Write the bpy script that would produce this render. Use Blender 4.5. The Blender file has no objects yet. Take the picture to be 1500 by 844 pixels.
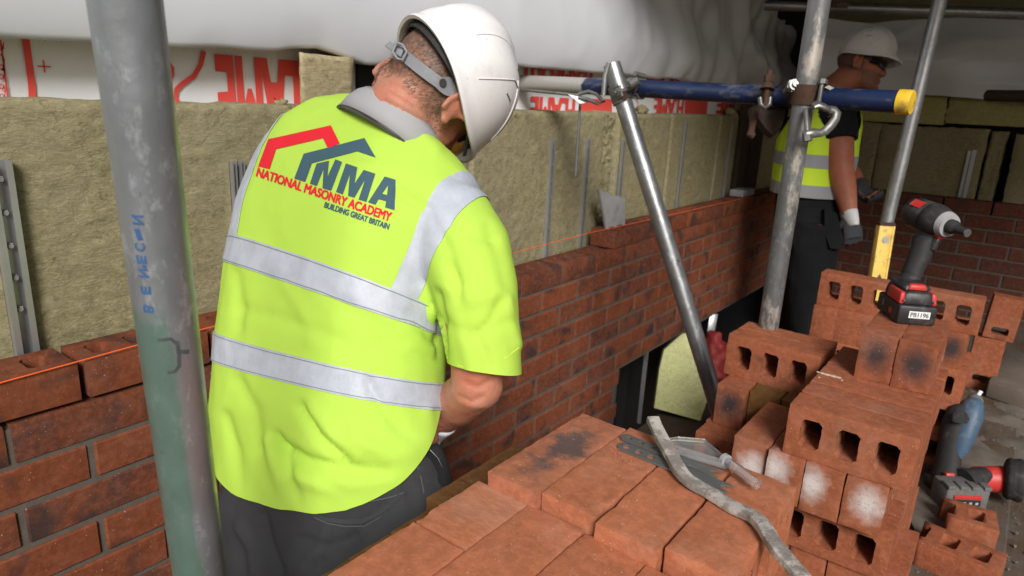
import bpy, bmesh, math, random
from mathutils import Vector, Matrix, noise
from mathutils.bvhtree import BVHTree
S = bpy.context.scene
COL = S.collection
R = math.radians
rng = random.Random(7)

# ------------------------------------------------------------------ camera
CAM = Vector((-0.413, -1.188, 1.530))
AX_R = Vector((0.607, -0.794, 0.047)).normalized()      # camera right
AX_D = Vector((-0.187, -0.200, -0.962)).normalized()    # camera down
AX_F = AX_R.cross(AX_D).normalized()                    # camera forward
AX_D = AX_F.cross(AX_R).normalized()
FPX = 996.64                                            # focal length in pixels of the 1500 px wide photo
cd = bpy.data.cameras.new('camera'); cam = bpy.data.objects.new('camera', cd); COL.objects.link(cam)
mw = Matrix.Identity(4)
for i in range(3):
    mw[i][0] = AX_R[i]; mw[i][1] = -AX_D[i]; mw[i][2] = -AX_F[i]; mw[i][3] = CAM[i]
cam.matrix_world = mw
cd.sensor_width = 36; cd.lens = FPX * 36 / 1500; cd.clip_start = 0.02; cd.clip_end = 500
cd.dof.use_dof = True; cd.dof.focus_distance = 1.0; cd.dof.aperture_fstop = 8.0
S.camera = cam

def ray(u, v): return AX_R * ((u - 750) / FPX) + AX_D * ((v - 422) / FPX) + AX_F
def dep(u, v, z): return CAM + ray(u, v) * z            # point seen at u,v at a distance z in front of the camera
def at(u, v, ax, val):                                  # point seen at u,v on the world plane axis = value
    d = ray(u, v); return CAM + d * ((val - CAM[ax]) / d[ax])
def pix(p):
    d = p - CAM; z = d.dot(AX_F); return (750 + FPX * d.dot(AX_R) / z, 422 + FPX * d.dot(AX_D) / z)

# ------------------------------------------------------------------ light
SUN_EL, SUN_AZ = 33, 222     # azimuth in degrees from +X, towards which the sun stands
w = bpy.data.worlds.new('World'); S.world = w; w.use_nodes = True
nt = w.node_tree; bg = nt.nodes['Background']
sky = nt.nodes.new('ShaderNodeTexSky'); sky.sky_type = 'NISHITA'; sky.sun_disc = False
sky.sun_elevation = R(SUN_EL); sky.sun_rotation = R(90 - SUN_AZ); sky.air_density = 1.0; sky.dust_density = 4.0; sky.ozone_density = 1.0
hs = nt.nodes.new('ShaderNodeHueSaturation'); hs.inputs['Saturation'].default_value = 0.8   # overcast: grey cloud
nt.links.new(sky.outputs[0], hs.inputs['Color']); nt.links.new(hs.outputs[0], bg.inputs[0]); bg.inputs[1].default_value = 0.065
sl = bpy.data.lights.new('sun', 'SUN'); sun = bpy.data.objects.new('sun', sl); COL.objects.link(sun)
sl.energy = 3.6; sl.angle = R(20); sl.color = (1, 0.985, 0.96)
sd = Vector((math.cos(R(SUN_AZ)) * math.cos(R(SUN_EL)), math.sin(R(SUN_AZ)) * math.cos(R(SUN_EL)), math.sin(R(SUN_EL))))
sun.rotation_euler = sd.to_track_quat('Z', 'Y').to_euler(); sun.location = (-3, -3, 6)
S.view_settings.view_transform = 'Standard'; S.view_settings.look = 'None'; S.view_settings.gamma = 1
S.view_settings.exposure = 0.0
S.cycles.max_bounces = 6

# ------------------------------------------------------------------ object helpers
def tag(o, label=None, cat=None, group=None, kind=None):
    if label: o['label'] = label
    if cat: o['category'] = cat
    if group: o['group'] = group
    if kind: o['kind'] = kind
    return o
def thing(name, label, cat, loc=(0, 0, 0), group=None):
    o = bpy.data.objects.new(name, None); COL.objects.link(o); o.location = loc; o.empty_display_size = 0.05
    return tag(o, label, cat, group)
def link(name, me, parent=None, mats=None):
    o = bpy.data.objects.new(name, me); COL.objects.link(o)
    if parent is not None:
        o.parent = parent
        pl = Vector((0, 0, 0)); q = parent
        while q is not None: pl = pl + q.location; q = q.parent
        o.location = -pl                       # meshes are modelled in world coordinates; every parent here is unrotated
    return o
class MB:
    def __init__(s): s.v = []; s.f = []; s.m = []
    def add(s, vs, fs, m=0):
        b = len(s.v); s.v += [tuple(v) for v in vs]
        for f in fs: s.f.append(tuple(b + i for i in f)); s.m.append(m)
    def box(s, x0, x1, y0, y1, z0, z1, M=None, m=0):
        vs = [Vector((x, y, z)) for z in (z0, z1) for y in (y0, y1) for x in (x0, x1)]
        if M is not None: vs = [M @ v for v in vs]
        s.add(vs, [(0, 2, 3, 1), (4, 5, 7, 6), (0, 1, 5, 4), (2, 6, 7, 3), (0, 4, 6, 2), (1, 3, 7, 5)], m)
    def tube(s, pts, rad, n=12, m=0, cap=True, flat=None):
        pts = [Vector(p) for p in pts]
        if not hasattr(rad, '__len__'): rad = [rad] * len(pts)
        t0 = (pts[1] - pts[0]).normalized()
        u = t0.orthogonal().normalized() if flat is None else (Vector(flat) - t0 * Vector(flat).dot(t0)).normalized()
        rings = []
        for i, p in enumerate(pts):
            t = (pts[min(i + 1, len(pts) - 1)] - pts[max(i - 1, 0)]).normalized()
            u = (u - t * u.dot(t)).normalized(); v = t.cross(u)
            r = rad[i]
            ra, rb = (r, r) if not hasattr(r, '__len__') else r
            rings.append([p + u * (ra * math.cos(2 * math.pi * k / n)) + v * (rb * math.sin(2 * math.pi * k / n)) for k in range(n)])
        s.loft(rings, cap, m)
    def loft(s, rings, cap=True, m=0, close=True):
        n = len(rings[0]); vs = [p for r in rings for p in r]; fs = []
        for i in range(len(rings) - 1):
            for k in range(n if close else n - 1):
                k2 = (k + 1) % n; fs.append((i * n + k, i * n + k2, (i + 1) * n + k2, (i + 1) * n + k))
        if cap: fs += [tuple(range(n - 1, -1, -1)), tuple((len(rings) - 1) * n + k for k in range(n))]
        s.add(vs, fs, m)
    def ell(s, c, r, M=None, nu=20, nv=12, m=0):
        c = Vector(c); rings = []
        for i in range(nv + 1):
            a = math.pi * (0.02 + 0.96 * i / nv)
            ring = []
            for k in range(nu):
                b = 2 * math.pi * k / nu
                p = Vector((r[0] * math.sin(a) * math.cos(b), r[1] * math.sin(a) * math.sin(b), -r[2] * math.cos(a)))
                ring.append(c + p if M is None else M @ (c + p))
            rings.append(ring)
        s.loft(rings, True, m)
    def prism(s, poly, axis_pts, m=0):
        """poly: list of 3D points, extruded by vector axis_pts"""
        n = len(poly); d = Vector(axis_pts); a = [Vector(p) for p in poly]; b = [p + d for p in a]
        s.add(a + b, [tuple(range(n - 1, -1, -1)), tuple(range(n, 2 * n))] + [(i, (i + 1) % n, n + (i + 1) % n, n + i) for i in range(n)], m)
    def mesh(s, name, mats, smooth=False, fix=True):
        me = bpy.data.meshes.new(name); me.from_pydata(s.v, [], s.f)
        for mt in (mats if isinstance(mats, (list, tuple)) else [mats]): me.materials.append(mt)
        me.polygons.foreach_set('material_index', s.m)
        if fix:
            bm = bmesh.new(); bm.from_mesh(me); bmesh.ops.recalc_face_normals(bm, faces=bm.faces); bm.to_mesh(me); bm.free()
        if smooth: me.polygons.foreach_set('use_smooth', [True] * len(me.polygons))
        me.update(); return me
    def build(s, name, mats, parent=None, smooth=False, bevel=0, seg=2, fix=True):
        me = s.mesh(name, mats, smooth, fix)
        if bevel:
            bm = bmesh.new(); bm.from_mesh(me)
            es = [e for e in bm.edges if len(e.link_faces) == 2 and e.calc_face_angle(0) > 0.6]
            bmesh.ops.bevel(bm, geom=es, offset=bevel, segments=seg, affect='EDGES', profile=0.5, clamp_overlap=True)
            bm.to_mesh(me); bm.free()
            me.polygons.foreach_set('use_smooth', [True] * len(me.polygons))
            autosmooth(me, 40)
        elif smooth: autosmooth(me, 50)
        return link(name, me, parent)
def autosmooth(me, deg):
    bm = bmesh.new(); bm.from_mesh(me)
    for e in bm.edges:
        if len(e.link_faces) == 2: e.smooth = e.calc_face_angle(0) < R(deg)
    bm.to_mesh(me); bm.free()
def remesh(mb, voxel, smooth=3, fac=0.5):
    me = mb.mesh('tmp', [], fix=True); o = bpy.data.objects.new('tmp', me); COL.objects.link(o)
    m = o.modifiers.new('r', 'REMESH'); m.mode = 'VOXEL'; m.voxel_size = voxel
    if smooth:
        k = o.modifiers.new('s', 'SMOOTH'); k.iterations = smooth; k.factor = fac
    dg = bpy.context.evaluated_depsgraph_get(); dg.update()
    out = bpy.data.meshes.new_from_object(o.evaluated_get(dg))
    bpy.data.objects.remove(o); bpy.data.meshes.remove(me)
    out.polygons.foreach_set('use_smooth', [True] * len(out.polygons))
    return out
def editmesh(me, fn):
    bm = bmesh.new(); bm.from_mesh(me); fn(bm); bm.to_mesh(me); bm.free(); me.update(); return me
def cut(bm, co, no):     # throw away what lies on the side the normal points to
    bmesh.ops.bisect_plane(bm, geom=bm.verts[:] + bm.edges[:] + bm.faces[:], plane_co=co, plane_no=no, clear_outer=True)
def solid(bm, t):
    bmesh.ops.solidify(bm, geom=bm.faces[:], thickness=t)

# ------------------------------------------------------------------ material helpers
class NT:
    def __init__(s, name, rough=0.8, spec=0.3, metal=0.0):
        s.m = bpy.data.materials.new(name); s.m.use_nodes = True; s.t = s.m.node_tree; s.b = s.t.nodes['Principled BSDF']
        s.b.inputs['Roughness'].default_value = rough; s.b.inputs['Specular IOR Level'].default_value = spec; s.b.inputs['Metallic'].default_value = metal
        s.co = None
    def n(s, ty, **k):
        x = s.t.nodes.new('ShaderNode' + ty)
        for a, b in k.items(): setattr(x, a, b)
        return x
    def l(s, a, b): s.t.links.new(a, b)
    def coord(s, rnd=True):
        if s.co is None:
            tc = s.n('TexCoord'); s.obj = tc.outputs['Object']
            if rnd:
                oi = s.n('ObjectInfo'); s.rand = oi.outputs['Random']
                mu = s.n('VectorMath', operation='SCALE'); mu.inputs[0].default_value = (17, 23, 31); s.l(s.rand, mu.inputs['Scale'])
                ad = s.n('VectorMath', operation='ADD'); s.l(s.obj, ad.inputs[0]); s.l(mu.outputs[0], ad.inputs[1]); s.co = ad.outputs[0]
            else: s.co = s.obj
        return s.co
    def noise(s, scale, detail=4, rough=0.55, dist=0.0, stretch=None):
        x = s.n('TexNoise'); c = s.coord()
        if stretch:
            mp = s.n('VectorMath', operation='MULTIPLY'); mp.inputs[1].default_value = stretch; s.l(c, mp.inputs[0]); c = mp.outputs[0]
        s.l(c, x.inputs['Vector']); x.inputs['Scale'].default_value = scale; x.inputs['Detail'].default_value = detail
        x.inputs['Roughness'].default_value = rough; x.inputs['Distortion'].default_value = dist
        return x.outputs['Fac']
    def ramp(s, f, a, b, lo=0.0, hi=1.0):
        x = s.n('MapRange'); s.l(f, x.inputs['Value']); x.inputs['From Min'].default_value = a; x.inputs['From Max'].default_value = b
        x.inputs['To Min'].default_value = lo; x.inputs['To Max'].default_value = hi; return x.outputs[0]
    def mix(s, f, a, b, mode='MIX'):
        x = s.n('Mix', data_type='RGBA', blend_type=mode)
        for sock, val in ((x.inputs[0], f), (x.inputs[6], a), (x.inputs[7], b)):
            if hasattr(val, 'is_output'): s.l(val, sock)
            elif isinstance(val, (int, float)): sock.default_value = val
            else: sock.default_value = (*val, 1) if len(val) == 3 else val
        return x.outputs[2]
    def math(s, op, a, b=None):
        x = s.n('Math', operation=op)
        for i, val in enumerate((a, b)):
            if val is None: continue
            if hasattr(val, 'is_output'): s.l(val, x.inputs[i])
            else: x.inputs[i].default_value = val
        return x.outputs[0]
    def dist(s, p, sc=(1, 1, 1)):
        d = s.n('VectorMath', operation='SUBTRACT'); s.coord(); s.l(s.obj, d.inputs[0]); d.inputs[1].default_value = p
        e = s.n('VectorMath', operation='MULTIPLY'); s.l(d.outputs[0], e.inputs[0]); e.inputs[1].default_value = sc
        q = s.n('VectorMath', operation='LENGTH'); s.l(e.outputs[0], q.inputs[0]); return q.outputs['Value']
    def col(s, c):
        if hasattr(c, 'is_output'): s.l(c, s.b.inputs['Base Color'])
        else: s.b.inputs['Base Color'].default_value = (*c, 1)
        return s
    def bump(s, f, strength=0.3, dist=0.002):
        x = s.n('Bump'); x.inputs['Strength'].default_value = strength; x.inputs['Distance'].default_value = dist
        s.l(f, x.inputs['Height']); s.l(x.outputs[0], s.b.inputs['Normal']); return s
    def rough(s, f): s.l(f, s.b.inputs['Roughness']); return s

def plain(name, c, rough=0.6, spec=0.4, metal=0.0, var=0.25, sc=30, bump=0.0, dirt=None, dirt_t=(0.5, 0.7)):
    k = NT(name, rough, spec, metal); f = k.noise(sc)
    col = k.mix(f, tuple(x * (1 - var) for x in c), tuple(min(1, x * (1 + var)) for x in c))
    if dirt: col = k.mix(k.ramp(k.noise(sc * 0.6, 6, 0.65), *dirt_t), col, dirt)
    k.col(col)
    if bump: k.bump(k.noise(sc * 5, 5), bump, 0.002)
    return k.m
def brick_mat(name, a, b, dark, burn=(0.62, 0.75), dust=0.25, end=None, sooty=False):
    k = NT(name, 0.9, 0.15); k.coord()
    base = k.mix(k.rand, a, b)
    if sooty:
        r2 = k.math('FRACT', k.math('MULTIPLY', k.rand, 13.7)); base = k.mix(k.math('MULTIPLY', k.ramp(r2, 0.62, 0.70), k.ramp(k.noise(11, 4, 0.6), 0.36, 0.56, 0.15, 0.95)), base, (0.052, 0.032, 0.030))
    base = k.mix(k.ramp(k.noise(14, 5, 0.6), 0.3, 0.7), base, tuple(x * 0.68 for x in a))
    base = k.mix(k.ramp(k.noise(70, 5, 0.7), 0.42, 0.75, 0, 0.55), base, tuple(min(1, x * 1.45 + 0.015) for x in a))
    base = k.mix(k.ramp(k.noise(9, 3, 0.5, 0.6), burn[0], burn[1], 0, 0.9), base, dark)
    if end == 'white':
        sh_ = k.n('CombineXYZ'); k.l(k.ramp(k.rand, 0, 1, -0.022, 0.022), sh_.inputs[1]); k.l(k.ramp(k.math('FRACT', k.math('MULTIPLY', k.rand, 7.3)), 0, 1, -0.022, 0.022), sh_.inputs[2])
        o0 = k.obj; ad_ = k.n('VectorMath', operation='ADD'); k.l(o0, ad_.inputs[0]); k.l(sh_.outputs[0], ad_.inputs[1]); k.obj = ad_.outputs[0]
        f = k.math('ADD', k.dist((-0.108, 0.0, 0.0), (1, 0.8, 1)), k.ramp(k.noise(60, 4), 0, 1, -0.014, 0.014)); k.obj = o0
        base = k.mix(k.math('MULTIPLY', k.ramp(f, 0.036, 0.006, 0, 0.75), k.ramp(k.noise(300, 3, 0.6), 0.30, 0.38)), base, (0.70, 0.68, 0.67))
    if end == 'burnt':
        f = k.math('ADD', k.dist((-0.108, 0.006, 0.0), (1, 0.9, 1.1)), k.ramp(k.noise(40, 4), 0, 1, -0.014, 0.014))
        base = k.mix(k.ramp(f, 0.048, 0.010, 0, 0.95), base, (0.045, 0.036, 0.038))
    if end == 'scorched':     # two dark scorch patches across the stretcher face
        f = k.math('ADD', k.dist((0.012, 0.05, 0.002), (0.40, 0.5, 1.15)), k.ramp(k.noise(26, 6, 0.65, 0.8), 0.25, 0.75, -0.026, 0.026))
        base = k.mix(k.ramp(f, 0.034, 0.014, 0, 0.85), base, (0.075, 0.065, 0.066))
    base = k.mix(k.ramp(k.noise(5, 6, 0.7), 0.5, 0.75, 0, dust), base, (0.46, 0.30, 0.23))
    spk = k.ramp(k.noise(330, 2, 0.4), 0.72, 0.76, 0, 0.6)
    base = k.mix(spk, base, (0.62, 0.5, 0.42))
    k.col(base)
    h = k.math('ADD', k.noise(45, 6, 0.7), k.math('MULTIPLY', k.noise(260, 4, 0.6), 0.5))
    k.bump(h, 0.42, 0.0022)
    return k.m

M = {}
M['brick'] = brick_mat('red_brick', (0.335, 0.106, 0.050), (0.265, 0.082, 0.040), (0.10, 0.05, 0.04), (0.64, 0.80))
M['brick_pale'] = brick_mat('pale_red_brick', (0.46, 0.160, 0.078), (0.40, 0.128, 0.060), (0.17, 0.08, 0.06), (0.72, 0.86), dust=0.4)  # dusty, and paler than red_brick to carry the near stack's stronger light
M['brick_white'] = brick_mat('brick_white_end', (0.32, 0.105, 0.05), (0.28, 0.088, 0.042), (0.10, 0.05, 0.04), (0.8, 0.9), end='white')
M['brick_burnt'] = brick_mat('brick_burnt_end', (0.30, 0.095, 0.045), (0.27, 0.082, 0.04), (0.08, 0.04, 0.035), (0.8, 0.9), end='burnt')
M['brick_scorch'] = brick_mat('brick_scorched_face', (0.40, 0.15, 0.082), (0.37, 0.13, 0.07), (0.08, 0.04, 0.035), (0.8, 0.9), end='scorched')
M['brick_brown'] = brick_mat('brick_brown', (0.17, 0.080, 0.026), (0.14, 0.062, 0.022), (0.10, 0.05, 0.03), (0.72, 0.85), dust=0.15)
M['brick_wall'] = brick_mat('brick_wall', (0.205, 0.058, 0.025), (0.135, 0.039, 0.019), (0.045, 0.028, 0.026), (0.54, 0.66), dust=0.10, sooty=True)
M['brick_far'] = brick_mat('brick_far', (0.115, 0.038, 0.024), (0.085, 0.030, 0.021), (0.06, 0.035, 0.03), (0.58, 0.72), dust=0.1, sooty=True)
M['mortar'] = plain('mortar', (0.112, 0.096, 0.080), 0.95, 0.1, var=0.3, sc=60, bump=0.5)
def wool_mat(name, a, b):
    k = NT(name, 1.0, 0.05)
    f1 = k.noise(22, 7, 0.7, 1.2, (1, 1, 2.2)); f2 = k.noise(130, 5, 0.7, 0.8, (0.6, 1, 1.6))
    c = k.mix(k.ramp(f1, 0.32, 0.68), a, b)
    c = k.mix(k.ramp(f2, 0.5, 0.75, 0, 0.6), c, tuple(min(1, x * 1.5 + 0.03) for x in b))
    c = k.mix(k.ramp(k.noise(6, 5, 0.7), 0.56, 0.74, 0, 0.55), c, tuple(x * 0.5 for x in a))
    c = k.mix(k.ramp(k.noise(3, 4), 0.4, 0.7, 0, 0.4), c, (0.30, 0.27, 0.19))
    c = k.mix(k.ramp(k.noise(38, 6, 0.75, 2.0), 0.54, 0.66, 0, 0.5), c, tuple(x * 0.42 for x in a))
    c = k.mix(k.ramp(k.noise(60, 6, 0.75, 2.5), 0.58, 0.68, 0, 0.55), c, tuple(min(1, x * 1.35 + 0.05) for x in b))
    k.col(c); k.bump(k.math('ADD', f1, f2), 0.5, 0.006); return k.m
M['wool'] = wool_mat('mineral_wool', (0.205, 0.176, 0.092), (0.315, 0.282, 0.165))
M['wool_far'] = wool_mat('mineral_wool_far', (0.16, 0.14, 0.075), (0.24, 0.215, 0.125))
M['wool_top'] = wool_mat('mineral_wool_yellow', (0.27, 0.24, 0.08), (0.36, 0.33, 0.13))
M['wool_pale'] = wool_mat('mineral_wool_pale', (0.34, 0.28, 0.155), (0.44, 0.375, 0.23))
M['offcut'] = wool_mat('insulation_offcut', (0.52, 0.53, 0.22), (0.66, 0.66, 0.34))
M['foil'] = plain('foil_membrane', (0.78, 0.79, 0.82), 0.5, 0.4, var=0.06, sc=14, bump=0.1)
M['red_print'] = plain('red_print', (0.76, 0.085, 0.07), 0.6, 0.3, var=0.1)
M['blue_ink'] = plain('blue_ink', (0.05, 0.12, 0.27), 0.7, 0.2, var=0.4, sc=120)
M['dark_ink'] = plain('dark_ink', (0.07, 0.08, 0.08), 0.7, 0.2, var=0.4, sc=120)
k = NT('plastic_sheet', 0.34, 0.5); f = k.noise(3, 5)
k.col(k.mix(f, (0.56, 0.575, 0.61), (0.64, 0.655, 0.685))); k.bump(k.noise(7, 3, 0.4, 0.5), 0.07, 0.02)
k.b.inputs['Subsurface Weight'].default_value = 0.0; M['sheet'] = k.m
k = NT('black_panel', 0.6, 0.3); k.col((0.012, 0.012, 0.013)); M['black'] = k.m
def galv(name, c, paint=None, metal=0.4):
    k = NT(name, 0.42, 0.5, metal); k.coord()
    col = k.mix(k.ramp(k.noise(9, 5, 0.65, 0, (1, 1, 0.35)), 0.3, 0.7), tuple(x * 0.6 for x in c), c)
    col = k.mix(k.ramp(k.noise(55, 5, 0.7, 0, (1, 1, 0.5)), 0.55, 0.72, 0, 0.8), col, tuple(min(1, x * 1.5) for x in c))
    col = k.mix(k.ramp(k.noise(33, 4, 0.6), 0.66, 0.72, 0, 0.9), col, (0.09, 0.09, 0.085))
    if paint: col = paint(k, col)
    k.col(col); k.rough(k.ramp(k.noise(25, 4), 0.3, 0.7, 0.28, 0.5)); k.bump(k.noise(50, 5, 0.65), 0.35, 0.0015); return k.m
M['galv'] = galv('galvanised_steel', (0.40, 0.41, 0.42), None, 0.8)
def green(k, col):
    z = k.n('SeparateXYZ'); k.l(k.obj, z.inputs[0])
    f = k.math('ADD', z.outputs[2], k.ramp(k.noise(28, 4, 0.6, 0, (1, 1, 0.4)), 0, 1, -0.05, 0.05))
    a = k.ramp(f, -0.015, -0.03)
    g = k.math('ADD', z.outputs[1], k.ramp(k.noise(40, 4, 0.6, 0, (1, 1, 0.3)), 0, 1, -0.011, 0.011))
    b = k.ramp(g, 0.004, 0.0)
    m = k.math('MULTIPLY', k.math('MULTIPLY', a, b), k.ramp(k.noise(60, 5, 0.7, 0, (1, 1, 0.4)), 0.3, 0.42, 0.35, 0.85))
    return k.mix(k.math('MULTIPLY', m, 0.85), col, (0.17, 0.33, 0.25))
M['galv_green'] = galv('galvanised_green_paint', (0.44, 0.48, 0.51), green, 0.65)
def mortar_splash(k, col): return k.mix(k.ramp(k.noise(16, 6, 0.7, 0, (1, 1, 0.4)), 0.54, 0.62, 0, 0.85), col, (0.46, 0.42, 0.37))
M['galv_dirty'] = galv('galvanised_mortar_splashed', (0.20, 0.205, 0.205), mortar_splash)
def bluep(k, col):
    y = k.n('SeparateXYZ'); k.l(k.obj, y.inputs[0])
    blue = k.mix(k.ramp(k.noise(12, 5, 0.65, 0, (1, 0.4, 1)), 0.3, 0.7), (0.008, 0.015, 0.050), (0.016, 0.032, 0.098))
    blue = k.mix(k.ramp(k.noise(30, 5, 0.7, 0, (1, 0.4, 1)), 0.56, 0.66, 0, 0.8), blue, (0.12, 0.12, 0.12))
    f = k.math('ADD', y.outputs[1], k.ramp(k.noise(30, 3), 0, 1, -0.02, 0.02))
    return k.mix(k.ramp(f, -0.275, -0.28500000000000003), (0.36, 0.35, 0.33), blue)
M['blue'] = galv('blue_painted_tube', (0.3, 0.3, 0.3), bluep); M['blue'].node_tree.nodes['Principled BSDF'].inputs['Metallic'].default_value = 0.1
M['steel'] = galv('bright_steel', (0.30, 0.30, 0.29), None, 0.7)
M['forged'] = galv('forged_steel', (0.17, 0.165, 0.155), None, 0.5)
M['channel'] = plain('zinc_channel', (0.42, 0.425, 0.43), 0.35, 0.5, 0.65, 0.2, 20)
M['rust'] = plain('rusty_steel', (0.065, 0.033, 0.022), 0.85, 0.3, 0.2, 0.5, 50, 0.3)
M['rust_dark'] = plain('dark_rusty_steel', (0.050, 0.034, 0.025), 0.8, 0.3, 0.2, 0.5, 20, 0.3)
M['yellow'] = plain('yellow_plastic', (0.75, 0.48, 0.03), 0.5, 0.4, var=0.15, sc=60, dirt=(0.3, 0.2, 0.06))
M['level'] = plain('yellow_level', (0.70, 0.48, 0.10), 0.5, 0.4, var=0.2, sc=50, dirt=(0.35, 0.22, 0.1))
def wood(name, a, b, dirt):
    k = NT(name, 0.9, 0.15)
    c = k.mix(k.ramp(k.noise(14, 6, 0.65, 0.3, (0.12, 1, 1)), 0.3, 0.7), a, b)
    c = k.mix(k.ramp(k.noise(4, 6, 0.7), 0.42, 0.62), c, dirt)
    c = k.mix(k.ramp(k.noise(40, 5, 0.7), 0.6, 0.72, 0, 0.6), c, tuple(min(1, x * 1.8) for x in dirt))
    k.col(c); k.bump(k.math('ADD', k.noise(60, 5, 0.6, 0, (0.15, 1, 1)), k.noise(30, 6, 0.7)), 0.5, 0.004); return k.m
M['board'] = wood('scaffold_board', (0.075, 0.048, 0.032), (0.11, 0.072, 0.048), (0.115, 0.095, 0.078))
M['board_dark'] = wood('scaffold_board_dark', (0.075, 0.05, 0.035), (0.11, 0.075, 0.05), (0.10, 0.085, 0.07))
M['dust'] = plain('cement_dust', (0.15, 0.128, 0.108), 1.0, 0.05, var=0.3, sc=25, bump=0.5)
M['concrete'] = plain('dusty_concrete', (0.15, 0.122, 0.10), 0.95, 0.1, var=0.35, sc=14, bump=0.5)
M['soil'] = plain('ground_soil', (0.16, 0.13, 0.10), 1.0, 0.05, var=0.3, sc=2)
def cloth(name, c, weave=900, var=0.06, rough=0.85, bump=0.12, sheen=0.0, dirt=None):
    k = NT(name, rough, 0.15); col = k.mix(k.noise(9, 4), tuple(x * (1 - var) for x in c), tuple(min(1, x * (1 + var)) for x in c))
    if dirt: col = k.mix(k.ramp(k.noise(17, 6, 0.75), 0.60, 0.78, 0, 0.35), col, dirt)
    k.col(col)
    k.bump(k.noise(weave, 2, 0.5), bump, 0.001); k.b.inputs['Sheen Weight'].default_value = sheen; return k.m
M['hivis'] = cloth('hivis_yellow', (0.44, 0.665, 0.085), dirt=(0.45, 0.58, 0.10))
k = NT('reflective_tape', 0.5, 0.5, 0.0); k.col(k.mix(k.ramp(k.noise(25, 5, 0.65), 0.3, 0.7), (0.38, 0.41, 0.47), (0.50, 0.54, 0.61))); k.bump(k.noise(45, 4, 0.6, 0.6, (1, 1, 0.35)), 0.35, 0.004); M['tape'] = k.m
M['hivis2'] = cloth('hivis_yellow_vest', (0.58, 0.80, 0.05))
M['tape2'] = cloth('grey_tape', (0.30, 0.31, 0.33))
M['grey_cloth'] = cloth('grey_collar', (0.36, 0.36, 0.37))
M['logo_red'] = plain('logo_red', (0.68, 0.02, 0.035), 0.8, 0.2, var=0.04)
M['logo_slate'] = plain('logo_slate', (0.052, 0.105, 0.135), 0.8, 0.2, var=0.04)
M['denim'] = cloth('dark_grey_trousers', (0.042, 0.042, 0.045), 500, 0.4, 0.9, 0.3, 0.0, (0.075, 0.072, 0.07))
M['black_cloth'] = cloth('black_cloth', (0.014, 0.014, 0.016), 500, 0.3, 0.9, 0.3)
M['tape_edge'] = plain('tape_edge', (0.20, 0.22, 0.22), 0.8, 0.2)
M['stitch'] = plain('stitching', (0.085, 0.085, 0.09), 0.9, 0.1)
def skin_mat(name, c, hair):
    k = NT(name, 0.5, 0.35)
    c1 = k.mix(k.ramp(k.noise(30, 5, 0.6), 0.3, 0.7), tuple(x * 0.8 for x in c), c)
    c1 = k.mix(k.ramp(k.noise(130, 4, 0.7), 0.5, 0.7, 0, 0.5), c1, (c[0] * 0.62, c[1] * 0.5, c[2] * 0.45))
    c1 = k.mix(k.ramp(k.noise(14, 5, 0.65), 0.42, 0.68, 0, 0.8), c1, (c[0] * 0.95, c[1] * 0.62, c[2] * 0.55))
    a = k.n('Attribute', attribute_name='hair')
    f = k.math('MULTIPLY', a.outputs['Fac'], k.ramp(k.noise(160, 4, 0.7), 0.25, 0.6, 0.35, 0.95))
    k.col(k.mix(f, c1, hair)); k.bump(k.noise(240, 4, 0.6), 0.5, 0.0015)
    k.b.inputs['Subsurface Weight'].default_value = 0.08; k.b.inputs['Subsurface Radius'].default_value = (0.01, 0.004, 0.002)
    return k.m
M['skin'] = skin_mat('skin', (0.50, 0.235, 0.155), (0.11, 0.075, 0.055))
M['skin2'] = skin_mat('skin_tanned', (0.42, 0.165, 0.10), (0.05, 0.035, 0.028))
M['hair'] = plain('grey_brown_hair', (0.15, 0.115, 0.085), 0.6, 0.4, var=0.5, sc=200)
k = NT('helmet_white', 0.32, 0.5); k.col(k.mix(k.math('ADD', k.ramp(k.noise(24, 6, 0.75), 0.56, 0.74, 0, 0.4), k.ramp(k.noise(110, 3, 0.6), 0.68, 0.72, 0, 0.6)), (0.80, 0.79, 0.79), (0.5, 0.47, 0.43))); k.bump(k.noise(60, 5, 0.6), 0.06, 0.001)
M['helmet'] = k.m
M['strap'] = plain('grey_plastic_strap', (0.20, 0.21, 0.23), 0.5, 0.4, var=0.12, dirt=(0.28, 0.28, 0.28))
M['plastic_black'] = plain('black_plastic', (0.022, 0.022, 0.024), 0.45, 0.4, var=0.3, sc=40, dirt=(0.10, 0.09, 0.085), dirt_t=(0.52, 0.75))
M['rubber'] = plain('black_rubber', (0.028, 0.027, 0.028), 0.7, 0.3, var=0.3, sc=60, dirt=(0.10, 0.09, 0.08), dirt_t=(0.55, 0.8))
M['plastic_red'] = plain('red_plastic', (0.50, 0.035, 0.03), 0.45, 0.4, var=0.2, sc=40, dirt=(0.35, 0.2, 0.17), dirt_t=(0.55, 0.8))
M['plastic_blue'] = plain('blue_plastic', (0.055, 0.10, 0.16), 0.5, 0.4, var=0.25, sc=40, dirt=(0.2, 0.2, 0.2), dirt_t=(0.5, 0.75))
M['plastic_grey'] = plain('grey_plastic', (0.34, 0.34, 0.35), 0.6, 0.3, var=0.12, sc=30, dirt=(0.24, 0.22, 0.2))
M['battery_grey'] = plain('dusty_battery', (0.13, 0.125, 0.12), 0.7, 0.3, var=0.35, sc=60, bump=0.2)
M['white_paint'] = plain('white_label', (0.75, 0.75, 0.75), 0.6, 0.3, var=0.05)
M['glove_white'] = cloth('white_glove', (0.60, 0.60, 0.61), 300, 0.15)
M['glove_dark'] = cloth('dark_glove', (0.05, 0.05, 0.055), 300, 0.3)
M['lens'] = plain('dark_lens', (0.01, 0.01, 0.012), 0.12, 0.6, var=0.1)
M['amber'] = plain('amber_plastic', (0.35, 0.16, 0.03), 0.3, 0.5, var=0.1)
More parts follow.
